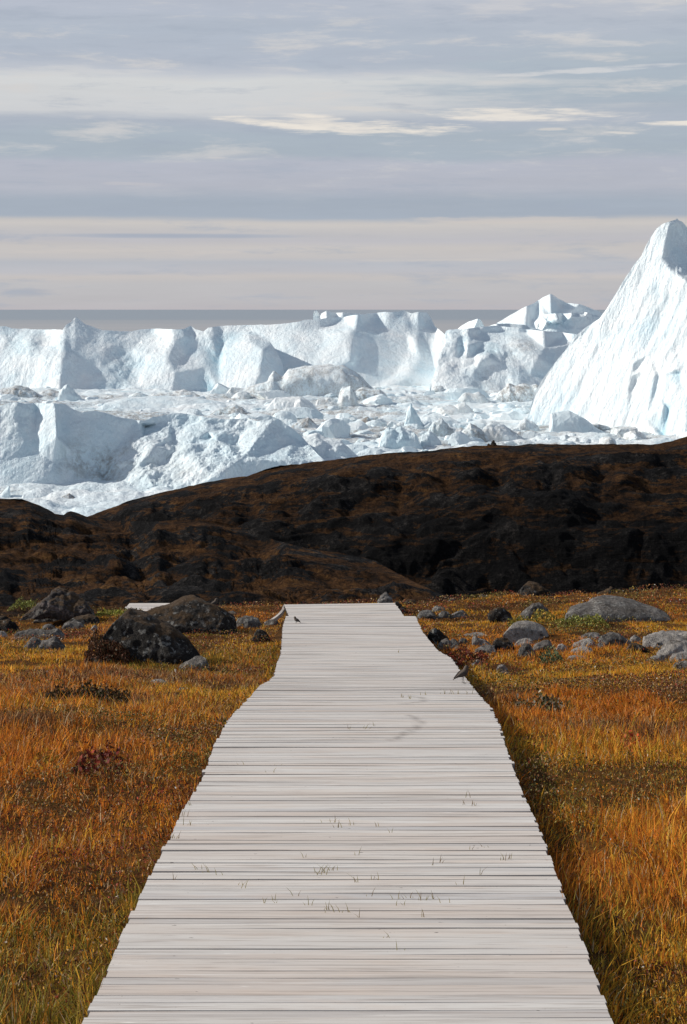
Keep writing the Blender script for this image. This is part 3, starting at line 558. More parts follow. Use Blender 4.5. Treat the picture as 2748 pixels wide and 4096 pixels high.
chunk(Z2, [(936, 1082), (944, 1045), (948, 1010), (955, 978), (990, 970), (1040, 966), (1075, 982), (1110, 1005), (1150, 1035), (1200, 1062), (1225, 1078)], 1088, 'flat faced pale blue berg lying at the foot of the pyramid', .05, .2, seed=22, amp=.05)
chunk(Z2, [(1320, 1088), (1345, 1066), (1370, 1060), (1395, 1070), (1415, 1086)], 1090, 'tiny grey blue ice lump under the pyramid near the photo right', .3, seed=23)
chunk(Z1, [(1000, 920), (1030, 880), (1050, 855), (1110, 860), (1180, 838), (1215, 832), (1232, 800), (1245, 782), (1262, 798), (1285, 808), (1310, 775), (1350, 768), (1430, 756), (1500, 750), (1568, 762), (1640, 800), (1700, 855), (1740, 890)], 915, 'dirty grey ice wall with a small spike below the snow dome', .55, seed=24, thick=25, amp=.09)
chunk(Z1, [(260, 925), (268, 875), (285, 850), (302, 838), (320, 858), (345, 880), (385, 925)], 930, 'small white ice pinnacle below the pointed peak of the shelf', .05, .1, seed=25)
chunk(Z1, [(-60, 900), (0, 862), (60, 852), (110, 858), (150, 880), (200, 905)], 915, 'dirty grey ice hummock at the left edge below the shelf', .9, seed=26)
chunk(Z1, [(140, 900), (190, 872), (230, 868), (270, 880), (300, 905)], 912, 'brown stained ice rubble left of the white pinnacle', .9, seed=27)
chunk(Z1, [(650, 905), (700, 885), (780, 880), (830, 868), (870, 878), (920, 898)], 912, 'brown tinged ice rubble below the middle of the shelf', .8, seed=28)
chunk(Z1, [(430, 960), (470, 930), (560, 910), (700, 905), (850, 908), (980, 925), (1060, 945)], 968, 'long low wind smoothed snow drift above the nearest iceberg', .05, seed=29, thick=30, amp=.04)
chunk(Z1, [(930, 1000), (980, 965), (1030, 950), (1070, 940), (1110, 955), (1150, 985)], 1002, 'grey green dirty ice ridge behind the nearest iceberg top', .9, seed=30)
chunk(Z1, [(1110, 1000), (1180, 975), (1250, 962), (1330, 965), (1400, 985), (1460, 1010)], 1018, 'flat grey dirty ice tongue right of the grey green ridge', .7, seed=31)
chunk(Z1, [(1320, 985), (1350, 925), (1370, 905), (1400, 930), (1440, 965), (1480, 990)], 992, 'sloping white and grey ice wedge above the flat dirty tongue', .15, seed=32)
chunk(Z1, [(1420, 960), (1450, 915), (1500, 905), (1545, 915), (1568, 870), (1600, 850), (1620, 900), (1650, 960)], 965, 'cream tinted ice block at the left foot of the brown streaked block', .5, seed=33)
chunk(Z1, [(92, 1370), (105, 1340), (150, 1322), (190, 1320), (230, 1335), (265, 1355), (285, 1378)], 1385, 'small white domed growler at the foot of the nearest wall', .0, seed=34, amp=.04, facet=0)
chunk(Z1, [(-40, 1370), (0, 1345), (20, 1320), (38, 1304), (44, 1335), (46, 1370)], 1375, 'small white spike of ice in the lower left corner of the fjord', .0, seed=35, amp=.04, facet=0)
chunk(Z1, [(260, 1380), (280, 1350), (310, 1345), (345, 1365), (365, 1390)], 1395, 'dark grey stone coated ice lump beside the domed growler', 1.6, seed=36)

# ------------------------------------------------------------------ brash ice: sheet plus loose rubble (uncountable)
def brash():
    ys = np.concatenate([np.linspace(2150, 1700, 150), np.linspace(1698, 1545, 130), np.linspace(1543, 1400, 40)])
    D = DS(ys)[:, None]; xs = np.linspace(-700, 3500, 620)[None, :]
    X = (xs - CX) * D / F; Y = np.broadcast_to(D, X.shape)
    z = 1.0 + 2.3 * fbm(X / 13, Y / 13, 0, 6, 21, .6) + 1.0 * fbm(X / 5.5, Y / 5.5, 2, 4, 25, .55) + 2.0 * np.clip(fbm(X / 38, Y / 24, 8, 2, 27), 0, 1) + 2.2 * np.clip(fbm(X / 26, Y / 26, 3, 5, 31, ridged=True), 0, 1) ** 1.5 + 2.5 * np.clip(fbm(X / 70, Y / 70, 1, 2, 41), 0, 1)
    z = np.maximum(z, 0.1) * np.clip((2600 - Y) / 400, 0, 1) + 0.02
    dirt = np.clip(fbm(X / 60, Y / 50, 0, 4, 51) * 3 + 0.1, 0, 1) * 0.9
    o = mesh('brash_ice', np.stack([X, Y, z], -1), [grid_faces(*X.shape)[:, ::-1]], M_ICE, None, True, attrs={'dirt': dirt, 'blue': np.clip(fbm(X / 30, Y / 30, 0, 3, 61) - .2, 0, .4)})
    tag(o, 'crumpled white sheet of packed brash ice covering the fjord', 'sea ice', None, 'stuff')
    # loose blocks: polytopes cut from a small sphere
    import bmesh
    bm = bmesh.new(); bmesh.ops.create_icosphere(bm, subdivisions=3, radius=1); sv = np.array([v.co for v in bm.verts]); sf = np.array([[v.index for v in f.verts] for f in bm.faces]); bm.free()
    n = 2500; VV = []; DD = []; FF = []
    for i in range(n):
        y = 1545 + (1860 - 1545) * random.random() ** 1.2; x = random.uniform(-100, 2860) if random.random() < .5 else random.uniform(1000, 2300)
        D_ = DS(y); size = math.exp(random.gauss(0.15, 0.55)) * (1.0 if random.random() < .9 else 2.0)
        pn = RNG.normal(size=(9, 3)); pn /= np.linalg.norm(pn, axis=1, keepdims=True); pd = RNG.uniform(0.45, 1.0, 9)
        dt = sv @ pn.T; r = np.min(np.where(dt > 0.05, pd / np.maximum(dt, 0.05), 1.25), axis=1)
        v = sv * np.minimum(r, 1.15)[:, None] * np.array([random.uniform(.8, 1.8), random.uniform(.7, 1.4), random.uniform(.5, 1.1)]) * size
        v += np.array([(x - CX) * D_ / F, D_, size * 0.25 + 1.0]); VV.append(v); FF.append(sf + i * len(sv))
        DD.append(np.full(len(sv), max(0.0, random.gauss(0.1, 0.35)) if random.random() < .6 else 0.0))
    o = mesh('brash_rubble', np.vstack(VV), [np.vstack(FF)], M_ICE, None, False, attrs={'dirt': np.concatenate(DD), 'blue': np.where(np.concatenate(DD) > .3, 0, .12)})
    tag(o, 'countless small broken ice blocks scattered over the frozen fjord', 'sea ice', None, 'stuff')
brash()

# ------------------------------------------------------------------ hills
def hn(a1, s1, a2, s2, a3=0.35, s3=2.6):
    def f(V):
        x, y = V[..., 0], V[..., 1]
        wx = x + 2.0 * fbm(x / 6, y / 6, 1, 3, 66); wy = y + 2.0 * fbm(x / 6, y / 6, 4, 3, 67)
        a = fbm(x / (s1 * 1.5), y / s1, 0, 4, 71, .5)
        bl = np.abs(fbm(wx / (s2 * 1.6), wy / s2, 0, 2, 81, .5)) * 2.2 - .4
        b2 = np.abs(fbm(wx / (s2 * .62), wy / (s2 * .42), 3, 3, 85, .5)) * 2.2 - .4
        b3 = np.abs(fbm(wx / (s2 * .22), wy / (s2 * .16), 7, 3, 88, .6)) * 2.2 - .4
        f.lump = np.clip(.5 + .55 * bl + .5 * b2 + .45 * b3, 0, 1)
        return a1 * a + a2 * (bl + .5 * b2 + .2 * b3) + a3 * fbm(x / s3, y / s3, 0, 4, 95, 0.6)
    return f
crestB = [(-2200, 1900), (-900, 2040), (0, 2120), (200, 2110), (350, 2066), (421, 2040), (526, 2001), (666, 1966), (762, 1944), (824, 1931), (900, 1918), (990, 1904), (1060, 1880), (1120, 1864), (1270, 1848), (1374, 1836), (1480, 1820), (1550, 1814), (1725, 1805), (1800, 1794), (1900, 1783), (1974, 1781), (2050, 1784), (2118, 1777), (2340, 1779), (2500, 1776), (2627, 1777), (2690, 1762), (2748, 1744), (2900, 1712), (3300, 1650), (4800, 1500)]
xsB = np.arange(-2200, 4801, 200)
cB = []
for xx in xsB:
    yc = polyline(crestB, xx); j = random.Random(int(xx)).uniform
    cB += [(xx, yc, 44 + j(-2, 2)), (xx, yc + 60, 31 + j(-2, 2), 1, .1), (xx + 90, yc + 130, 20 + j(-1, 1), 1, .5), (xx, yc + 240, 12 + j(-1, 1), 1, .8), (xx + 80, yc + 380, 6 + j(-1, 1), 1, 1), (xx, 2420, 0, 1, 1), (xx, 2700, -10, 1, 1)]  # last value deepens the painted shade and dark rock downslope
oB = relief('ridge', crestB, [(-2200, 2720), (4800, 2720)], cB, 192, lean=0.0, step=6, rstep=5, thick=160, mat=M_HILL, zfloor=-3, heightnoise=hn(1.4, 15, 1.05, 8, .12, 1.3), smooth_n=3, edge=1.5)
tag(oB, kind='structure')
crestA = [(-2600, 1880), (-1200, 1930), (-400, 1975), (0, 1995), (88, 1996), (149, 2018), (193, 2040), (219, 2058), (254, 2062), (268, 2050), (285, 2045), (306, 2052), (346, 2068), (430, 2082), (520, 2084), (613, 2088), (700, 2082), (800, 2080), (876, 2088), (964, 2110), (1078, 2154), (1227, 2195), (1374, 2213), (1505, 2243), (1593, 2296), (1680, 2340), (1768, 2375), (1900, 2425), (2100, 2500), (2500, 2560), (4200, 2640)]
cA = []
for xx in np.arange(-2600, 4201, 170):
    yc = polyline(crestA, xx); j = random.Random(int(xx) + 5).uniform
    dd = 46 if xx < 500 else (34 if xx < 1000 else 24 if xx < 1500 else 14)
    for k, (fy, fd) in enumerate([(0, 1), (.2, .86), (.4, .62), (.62, .45), (.85, .2), (1, 0)]):
        cA.append((xx + 70 * (k % 2), yc + fy * (2420 - yc) if yc < 2400 else yc + 40 * fy, dd * fd + (j(-1.2, 1.2) if 0 < k < 5 else 0)))
    cA.append((xx, 2760, -22))
oA = relief('hill', crestA, [(-2600, 2780), (4200, 2780)], cA, 96, lean=0.0, step=6, rstep=5, thick=60, mat=M_HILL, zfloor=20, heightnoise=hn(0.8, 9, 0.62, 4.5, .07, 0.8), smooth_n=3, edge=1.5)
tag(oA, kind='structure')

# ------------------------------------------------------------------ near tundra
PD = np.array([-40, 1.0, 4.4, 6.09, 8.49, 10.2, 12.25, 14.5, 17, 18, 21.2, 24, 25.5, 28, 34, 45, 60, 110.])
PZ = -np.array([1.85, 1.85, 1.845, 1.92, 2.07, 2.34, 2.64, 2.93, 3.20, 3.32, 3.66, 3.93, 4.35, 5.2, 7.6, 12, 17, 34.])
def gz(X, Y, fine=True):
    X = np.asarray(X, float); Y = np.asarray(Y, float)
    z = ZC + np.interp(Y, PD, PZ) + np.where(X < 0, 0.062, 0.036) * X * sstep(Y, 14, 23)
    near = 1 - sstep(np.abs(X - np.interp(Y, [4, 12, 21], [0.02, 0.15, -0.05])), 0.6, 1.2)
    b = 0.085 * fbm(X / 1.6, Y / 1.6, 0, 3, 101) + 0.05 * fbm(X / 0.5, Y / 0.5, 0, 3, 111)
    z = z + b * (1 - 0.85 * near) + 0.12 * sstep(Y, 20, 24) * fbm(X / 1.5, Y / 1.1, 0, 2, 121)
    z = z + 0.04 * sstep(np.abs(X), 0.8, 2.5)
    return z
def Dg(x, y, lo=4.0, hi=25.5):
    D = np.linspace(lo, hi, 1200); X = (x - CX) * D / F; ray = ZC + (HY - y) * D / F
    g = gz(X, D); k = np.nonzero(g >= ray)[0]
    return float(D[k[0]]) if len(k) else hi
def tundra():
    x = np.concatenate([-np.geomspace(70, 9, 14)[:-1], np.arange(-9, 9.01, 0.09), np.geomspace(9, 70, 14)[1:]])
    y = np.concatenate([np.linspace(-40, 2, 12)[:-1], np.arange(2, 27, 0.09), np.geomspace(27, 110, 30)])
    X, Y = np.meshgrid(x, y); Z = gz(X, Y) + 0.02 * fbm(X / .15, Y / .15, 0, 2, 131)
    tag(mesh('ground', np.stack([X, Y, Z], -1), [grid_faces(len(y), len(x))[:, ::-1]], M_SOIL), kind='structure')
tundra()

# ------------------------------------------------------------------ boardwalk
yE = np.array([4096, 3400, 2905, 2787, 2704, 2615, 2510, 2465.]); dE = np.array([4.40, 6.09, 8.49, 10.2, 12.25, 14.5, 17.0, 18.0])
zE = -(yE - HY) * dE / F
LE = np.array([(4096, 328), (3936, 402), (3719, 497), (3623, 542), (3500, 603), (3400, 650), (3355, 676), (3240, 728), (3135, 800), (2975, 858), (2864, 925), (2800, 988), (2743, 1038), (2723, 1076), (2704, 1096), (2653, 1108), (2615, 1124), (2510, 1131), (2465, 1143)], float)[::-1]
RE = np.array([(4096, 2457), (3887, 2376), (3692, 2300), (3584, 2251), (3497, 2219), (3400, 2187), (3268, 2138), (3143, 2078), (2965, 2016), (2905, 2000), (2832, 1963), (2768, 1905), (2730, 1877), (2634, 1805), (2602, 1752), (2526, 1689), (2465, 1663)], float)[::-1]
def zdeck(d): return ZC + np.interp(d, dE, zE)
def edgeX(d, T):
    d_ = np.clip(d, 4.4, 18.0); y = HY + F * (-(np.interp(d_, dE, zE))) / d_
    return (np.interp(y, T[:, 0], T[:, 1]) - CX) * d_ / F
STAIN = [[(1631, 2861), (1650, 2866), (1670, 2876), (1684, 2892), (1676, 2904), (1655, 2916), (1612, 2937), (1571, 2960)],
         [(1640, 2787), (1690, 2790), (1704, 2800), (1690, 2806), (1660, 2810), (1600, 2816)]]
def px2deck(x, y):
    d = np.linspace(4.4, 18, 2000); yy = HY - F * np.interp(d, dE, zE) / d; dd = np.interp(y, yy[::-1], d[::-1]); return ((x - CX) * dd / F, dd)
STW = [[px2deck(*p) for p in s] for s in STAIN]
def deck_mesh(rows, name, parent, th=0.034, ns=44):
    """rows: list of (dc, width, z, slope, xl, xr, yaw) battens laid across the walk; one mesh"""
    V = []; Fq = []; pl = []; st = []; sd_ = []; k = 0
    prof = [(-.5, -1), (-.5, -.05), (-.485, 0), (.485, 0), (.5, -.05), (.5, -1)]
    for (dc, w, z, sl_, xl, xr, yaw, warp, fwd) in rows:
        s = np.linspace(0, 1, ns); x = xl + (xr - xl) * s; r = random.random(); ph = random.uniform(0, 50)
        bow = 0.0016 * vnoise(x * 1.6 + ph, 0, 0, 3)
        A = []
        for (a, b) in prof:
            yy = dc + a * w + yaw * (s - .5) + bow
            zz = z + sl_ * (a * w) + b * th + warp * (s - .5) + 0.0012 * vnoise(x * 2 + ph, 0, 1, 5)
            A.append(np.stack([x, yy, zz], -1))
        A = np.array(A); V.append(A.reshape(-1, 3)); Fq.append(grid_faces(6, ns, k)[:, ::-1]); 
        e = np.array([[0, 1, 2, 3], [0, 3, 4, 5]]) * ns + k; Fq.append(e); Fq.append((e + ns - 1)[:, ::-1]); k += 6 * ns
        pl.append(np.full(6 * ns, r))
        q = A.reshape(-1, 3)[:, :2]; m = np.zeros(len(q))
        for S in STW:
            for (p0, p1) in zip(S[:-1], S[1:]):
                p0, p1 = np.array(p0), np.array(p1); e_ = p1 - p0; t_ = np.clip(((q - p0) @ e_) / (e_ @ e_ + 1e-9), 0, 1); dd = np.linalg.norm((q - p0 - t_[:, None] * e_) * np.array([1, .35]), axis=1)
                m = np.maximum(m, 1 - sstep(dd, 0.005, 0.022))
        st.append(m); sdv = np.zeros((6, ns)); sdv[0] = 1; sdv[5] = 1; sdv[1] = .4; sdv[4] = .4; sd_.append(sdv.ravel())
    return mesh(name, np.vstack(V), [np.vstack(Fq)], M_DECK, parent, False, attrs={'plank': np.concatenate(pl), 'stain': np.concatenate(st), 'side': np.concatenate(sd_)})
def boardwalk():
    root = empty('boardwalk', (0, 0, 0), 'weathered pale grey timber boardwalk running from the foreground towards the ridge', 'boardwalk')
    rows = []; d = 2.2; lastgap = 0
    secj = {}
    while d < 18.0:
        w = random.uniform(0.038, 0.056) if random.random() < .75 else random.uniform(.06, .09); g = random.choice([0.0006, 0.0008, 0.001, 0.0015, 0.0025]); 
        r = random.random(); yaw = random.uniform(-.0012, .0012)
        if r < 0.27: g = random.uniform(0.004, 0.010)
        if r < 0.07: yaw = random.choice([-1, 1]) * random.uniform(.004, .009); g = abs(yaw) * .5 + .002
        sec = int(d / 3.1); 
        jl = random.gauss(0, .003) ; jr = random.gauss(0, .0035)
        dc = d + w / 2; z = zdeck(max(dc, 4.4)) + random.uniform(-.001, .001)
        sl_ = (zdeck(dc + .1) - zdeck(dc - .1)) / .2 if dc > 4.4 else 0.0
        rows.append((dc, w, z, sl_, edgeX(dc, LE) + jl, edgeX(dc, RE) + jr, yaw, random.uniform(-.003, .003), 1)); d += w + g
    deck_mesh(rows, 'deck', root)
    rows = []; d = 18.75
    while d < 21.2:
        w = random.uniform(0.044, 0.052); f_ = (d - 18.75) / 2.45; z = ZC - (3.40 + .07 * f_)
        rows.append((d + w / 2, w, z + random.uniform(-.002, .002), -.028, -.704 + (21.2 - d) * .09 + random.gauss(0, .003), .598 + (21.2 - d) * .072 + random.gauss(0, .003), random.uniform(-.003, .003), .02, 1)); d += w + random.uniform(.001, .006)
    deck_mesh(rows, 'far_deck', root, ns=20)
    # bearers below the planks
    wood = plain('old_bearer_wood', (0.16, 0.13, 0.105), 0.85, .3, 12)
    for f_ in (.06, .5, .94):
        dd = np.arange(2.2, 18.01, 0.4); xl = edgeX(dd, LE); xr = edgeX(dd, RE); x = xl + (xr - xl) * f_; z = zdeck(np.maximum(dd, 4.4)) - .038
        V = np.stack([np.stack([x + a, dd, z + b], -1) for a, b in ((-.024, 0), (.024, 0), (.024, -.10), (-.024, -.10))], 0)
        fs = grid_faces(4, len(dd)); n = len(dd); fs = np.vstack([fs, np.stack([np.arange(n - 1) + 3 * n, np.arange(n - 1), np.arange(1, n), np.arange(1, n) + 3 * n], -1)])
        mesh('bearer', V, [fs], wood, root, False)
    for X in (-.5, .5):
        v = [(X + a, y, z) for y in (18.76, 21.15) for a, z in ((-.025, ZC - 3.53), (.025, ZC - 3.53), (.025, ZC - 3.64), (-.025, ZC - 3.64))]
        mesh('bearer', v, [[(0, 1, 5, 4), (1, 2, 6, 5), (2, 3, 7, 6), (3, 0, 4, 7), (0, 3, 2, 1), (4, 5, 6, 7)]], wood, root, False)
    # bent edge board curling down on the left of the crest
    pts = [(1133, 2420, 21.25), (1127, 2437, 21.2), (1115, 2452, 21.15), (1100, 2465, 21.05), (1082, 2477, 20.95), (1062, 2487, 20.9), (1050, 2492, 20.85)]
    V = []
    for x, y, D_ in pts:
        p = P(x, y, D_)
        for a, b in ((0, 0), (.03, .0), (.03, -.04), (0, -.04)): V.append(p + np.array([a, 0, b]) + np.array([0, b * .5, 0]))
    fs = [(4 * i + a, 4 * i + (a + 1) % 4, 4 * i + 4 + (a + 1) % 4, 4 * i + 4 + a) for i in range(len(pts) - 1) for a in range(4)] + [(0, 3, 2, 1), (24, 25, 26, 27)]
    n = len(V); mesh('edge_board', V, [fs], M_DECK, root, False, attrs={'plank': np.full(n, .3), 'stain': np.zeros(n), 'side': np.zeros(n)})
boardwalk()
def boardwalk_far():
    root = empty('boardwalk', (-2.2, 27, ZC - 4.5), 'short far stretch of pale boardwalk showing behind the dark boulders at left', 'boardwalk')
    rows = []; d = -.55
    while d < .6:
        w = random.uniform(.09, .11); rows.append((d, w, random.uniform(-.003, .003), 0.0, -1.08 + random.gauss(0, .01), .08, 0, 0, 1)); d += w + .006
    deck_mesh(rows, 'deck', root, ns=20)
    wood = plain('far_bearer_wood', (0.16, 0.13, 0.105), 0.85, .3, 12)
    for y in (-.42, .5):
        v = [(xx, y + a, z) for xx in (-1.0, .05) for a, z in ((-.03, -.072), (.03, -.072), (.03, -.2), (-.03, -.2))]
        mesh('bearer', v, [[(0, 1, 5, 4), (1, 2, 6, 5), (2, 3, 7, 6), (3, 0, 4, 7), (0, 3, 2, 1), (4, 5, 6, 7)]], wood, root, False)
    for xx in (-.9, 0):
        for y in (-.42, .5):
            v = [(xx + a, y + b, z) for z in (-.2, -1.3) for a, b in ((-.05, -.05), (.05, -.05), (.05, .05), (-.05, .05))]
            mesh('post', v, [[(0, 1, 2, 3), (7, 6, 5, 4), (0, 4, 5, 1), (1, 5, 6, 2), (2, 6, 7, 3), (3, 7, 4, 0)]], wood, root, False)
boardwalk_far()

# ------------------------------------------------------------------ boulders
GB = 'boulders on the tundra'
MD, MG, MP = M_DARKROCK, M_GREYROCK, M_PALEROCK
BOULD = []
def rock(pts, base, mat, label, D=None, thick=None, amp=0.12, ns=2.8, facet=0.42, name='boulder'):
    pts = np.asarray(pts, float); xm = pts[:, 0].mean(); D = D or Dg(xm, base); w = (pts[-1, 0] - pts[0, 0]) * D / F
    BOULD.append(((xm - CX) * D / F, D + (thick or w * .35) * .9, w / 2, (thick or w * .35)))
    return dome(name, pts, base, D, thick or w * 0.35, mat, None, amp, ns, facet, len(BOULD), label, 'boulder', GB)
rock([(70, 2458), (105, 2445), (128, 2423), (153, 2398), (178, 2380), (195, 2371), (223, 2367), (240, 2373), (271, 2388), (303, 2404), (344, 2426), (367, 2433), (395, 2458)], 2462, M_MIDROCK, 'angular grey rock outcrop with pinkish faces at the far left edge of the meadow', D=23.0, facet=.2, amp=.2, ns=3.6)
rock([(322, 2652), (360, 2610), (400, 2560), (430, 2500), (446, 2480), (465, 2465), (500, 2462), (535, 2470), (560, 2478), (620, 2507), (650, 2516), (690, 2538), (740, 2560), (780, 2585), (803, 2612), (815, 2650)], 2655, MD, 'largest dark mossy boulder with white lichen on its left shoulder', amp=.05, thick=.42)
rock([(555, 2470), (575, 2458), (610, 2448), (654, 2440), (686, 2425), (718, 2414), (745, 2408), (769, 2406), (800, 2415), (833, 2426), (864, 2436), (890, 2446), (922, 2464), (941, 2486), (958, 2535)], 2540, MD, 'long black boulder in front of the far boardwalk stretch', amp=.05, thick=.5)
rock([(1006, 2566), (1008, 2530), (1018, 2519), (1034, 2517), (1052, 2525), (1069, 2540), (1096, 2567)], 2568, MD, 'small black angular rock close to the left edge of the boardwalk', facet=.3)
rock([(700, 2672), (721, 2657), (747, 2651), (770, 2640), (790, 2632), (815, 2631), (833, 2637), (840, 2672)], 2682, MG, 'grey tilted slab at the right foot of the largest mossy boulder')
rock([(-60, 2520), (-20, 2490), (0, 2486), (30, 2482), (55, 2496), (70, 2510), (84, 2535)], 2540, MD, 'dark rounded boulder cut by the left photo edge')
rock([(-40, 2550), (0, 2527), (15, 2530), (28, 2545), (34, 2552)], 2556, MP, 'pale low stone below the dark boulder at the left photo edge')
rock([(48, 2562), (55, 2537), (70, 2532), (130, 2530), (190, 2532), (240, 2524), (256, 2540), (268, 2562)], 2566, MG, 'long flat grey slab left of the largest mossy boulder')
rock([(158, 2520), (170, 2503), (190, 2498), (206, 2498), (222, 2508), (230, 2520)], 2523, MG, 'small rounded grey stone above the long flat slab')
rock([(240, 2516), (255, 2496), (280, 2490), (305, 2489), (330, 2497), (342, 2516)], 2518, MG, 'low grey stone right of the small rounded one')
rock([(255, 2494), (280, 2480), (320, 2470), (350, 2464), (380, 2472), (400, 2480), (405, 2498)], 2500, MD, 'flat dark rock below the angular outcrop')
rock([(108, 2486), (130, 2475), (155, 2470), (180, 2465), (210, 2473), (245, 2486)], 2488, MG, 'thin pinkish grey rock half sunk left below the angular outcrop')
rock([(360, 2520), (368, 2507), (380, 2501), (390, 2508), (394, 2520)], 2523, MP, 'tiny white stone beside the left shoulder of the largest boulder')
rock([(68, 2596), (90, 2570), (110, 2557), (135, 2562), (155, 2572), (190, 2565), (215, 2552), (240, 2560), (262, 2590)], 2600, MG, 'broken dark and grey rock shelf in the grass below the long flat slab', facet=.35)
rock([(-40, 2478), (0, 2468), (20, 2466), (38, 2474), (46, 2484)], 2486, MD, 'low black rock at the left photo edge above the rounded boulder')
rock([(935, 2508), (950, 2476), (975, 2469), (1005, 2470), (1030, 2478), (1052, 2505)], 2514, MG, 'grey rock between the long black boulder and the boardwalk crest')
rock([(900, 2470), (908, 2452), (925, 2445), (945, 2452), (958, 2466)], 2474, MG, 'small grey stone peeping behind the right end of the long black boulder', D=22.2)
rock([(1050, 2500), (1065, 2486), (1085, 2482), (1105, 2485), (1128, 2499)], 2503, MG, 'small flat stone under the bent edge board of the boardwalk')
rock([(585, 2738), (605, 2726), (635, 2722), (660, 2728), (674, 2738)], 2740, MP, 'low brownish stone sunk in the grass left of the boardwalk')
rock([(702, 2766), (712, 2754), (728, 2751), (744, 2756), (750, 2766)], 2768, MG, 'tiny blue grey stone in the orange grass left of the boardwalk')
rock([(686, 2516), (705, 2503), (735, 2499), (758, 2502), (772, 2514)], 2517, MG, 'pinkish flat stone between the two big dark boulders')
rock([(-30, 2895), (-5, 2879), (12, 2877), (24, 2883), (32, 2895)], 2897, MG, 'grey stone low in the grass cut by the left photo edge')
rock([(1499, 2420), (1510, 2397), (1522, 2386), (1534, 2378), (1548, 2373), (1556, 2385), (1575, 2402), (1582, 2420)], 2424, MG, 'speckled grey rock standing directly behind the boardwalk crest', D=22.0)
rock([(1572, 2424), (1580, 2404), (1600, 2412), (1618, 2430), (1634, 2450), (1650, 2468)], 2474, MD, 'dark sloping rock against the right end of the crest planks', D=21.6)
rock([(1662, 2474), (1675, 2454), (1698, 2444), (1722, 2446), (1740, 2458), (1752, 2472)], 2476, MG, 'leftmost grey knobbly rock just right of the boardwalk crest')
rock([(1740, 2474), (1752, 2452), (1780, 2445), (1800, 2450), (1812, 2472)], 2474, MG, 'middle grey knobbly rock right of the boardwalk crest')
rock([(1790, 2474), (1812, 2458), (1840, 2446), (1862, 2442), (1874, 2468)], 2474, MG, 'rightmost knobbly rock of the row right of the boardwalk crest')
rock([(1698, 2560), (1703, 2534), (1722, 2522), (1749, 2516), (1765, 2530), (1785, 2546), (1803, 2562)], 2582, MD, 'black rough rock touching the right edge of the boardwalk')
rock([(1742, 2594), (1752, 2574), (1768, 2562), (1785, 2558), (1800, 2566), (1818, 2560), (1836, 2564), (1842, 2594)], 2598, MG, 'smooth grey double stone below the black rock at the boardwalk edge')
rock([(1808, 2604), (1817, 2593), (1828, 2588), (1842, 2592), (1852, 2604)], 2606, MP, 'small whitish stone at the lower end of the stones by the boardwalk')
rock([(1832, 2574), (1840, 2558), (1852, 2552), (1866, 2557), (1876, 2574)], 2576, MG, 'small grey stone above and right of the double stone')
rock([(1880, 2580), (1887, 2556), (1897, 2545), (1910, 2556), (1935, 2560), (1965, 2576)], 2582, MP, 'pointed pale stone with flat tail right of the boardwalk stones')
rock([(1846, 2550), (1870, 2541), (1910, 2538), (1945, 2540), (1966, 2550)], 2553, MP, 'thin flat tan slab behind the pointed pale stone')
rock([(1895, 2612), (1905, 2594), (1925, 2589), (1960, 2585), (1985, 2587), (2000, 2610)], 2616, MG, 'dark grey lying slab left of the black round stone')
rock([(1966, 2600), (1972, 2574), (1985, 2560), (2005, 2554), (2026, 2554), (2046, 2560), (2060, 2576), (2066, 2600)], 2605, MD, 'black round stone with pale left rim in front of the big rounded boulder')
rock([(2012, 2540), (2025, 2520), (2045, 2508), (2075, 2497), (2115, 2495), (2150, 2499), (2178, 2512), (2197, 2534), (2206, 2562)], 2566, MP, 'large smooth rounded pale grey boulder right of the boardwalk', amp=.03, facet=.03)
rock([(2043, 2404), (2053, 2384), (2070, 2359), (2087, 2345), (2107, 2342), (2138, 2338), (2166, 2345), (2184, 2361), (2209, 2368), (2226, 2389), (2240, 2406)], 2410, MD, 'black domed boulder on the far right meadow edge against the ridge', D=23.6)
rock([(2060, 2478), (2089, 2455), (2112, 2435), (2138, 2419), (2166, 2414), (2189, 2422), (2202, 2450), (2206, 2478)], 2480, MG, 'coarse dark grey boulder above the smooth rounded pale one', facet=.3)
rock([(1945, 2484), (1955, 2450), (1975, 2436), (2000, 2435), (2022, 2440), (2045, 2458), (2058, 2484)], 2490, MD, 'black low boulder left of the coarse dark grey one', facet=.3)
rock([(2066, 2622), (2080, 2596), (2095, 2584), (2110, 2579), (2128, 2582), (2146, 2598), (2156, 2624)], 2630, MG, 'brown grey round stone below the smooth rounded pale boulder')
rock([(2056, 2582), (2075, 2562), (2105, 2556), (2130, 2561), (2142, 2580)], 2584, MP, 'flat pale stone tucked under the smooth rounded boulder')
rock([(2126, 2600), (2145, 2578), (2165, 2569), (2194, 2563), (2212, 2572), (2218, 2600)], 2606, MG, 'brownish slanting stone right below the smooth rounded boulder')
rock([(2214, 2604), (2228, 2588), (2240, 2578), (2250, 2577), (2268, 2589), (2284, 2610)], 2616, MP, 'bright white lumpy stone in the middle of the right stone band')
rock([(2272, 2622), (2285, 2608), (2300, 2598), (2325, 2591), (2352, 2588), (2373, 2592), (2376, 2614)], 2624, MP, 'white leaning slab with a dark notch right of the lumpy white stone')
rock([(2264, 2640), (2280, 2630), (2310, 2627), (2340, 2630), (2362, 2640)], 2643, MP, 'very thin pinkish slab lying under the white leaning slab')
rock([(2280, 2588), (2300, 2577), (2330, 2565), (2362, 2560), (2395, 2572), (2400, 2588)], 2590, MP, 'long tan stone behind the white leaning slab')
rock([(2304, 2560), (2330, 2546), (2357, 2537), (2400, 2534), (2416, 2556)], 2562, MG, 'grey wedge stone behind the long tan stone')
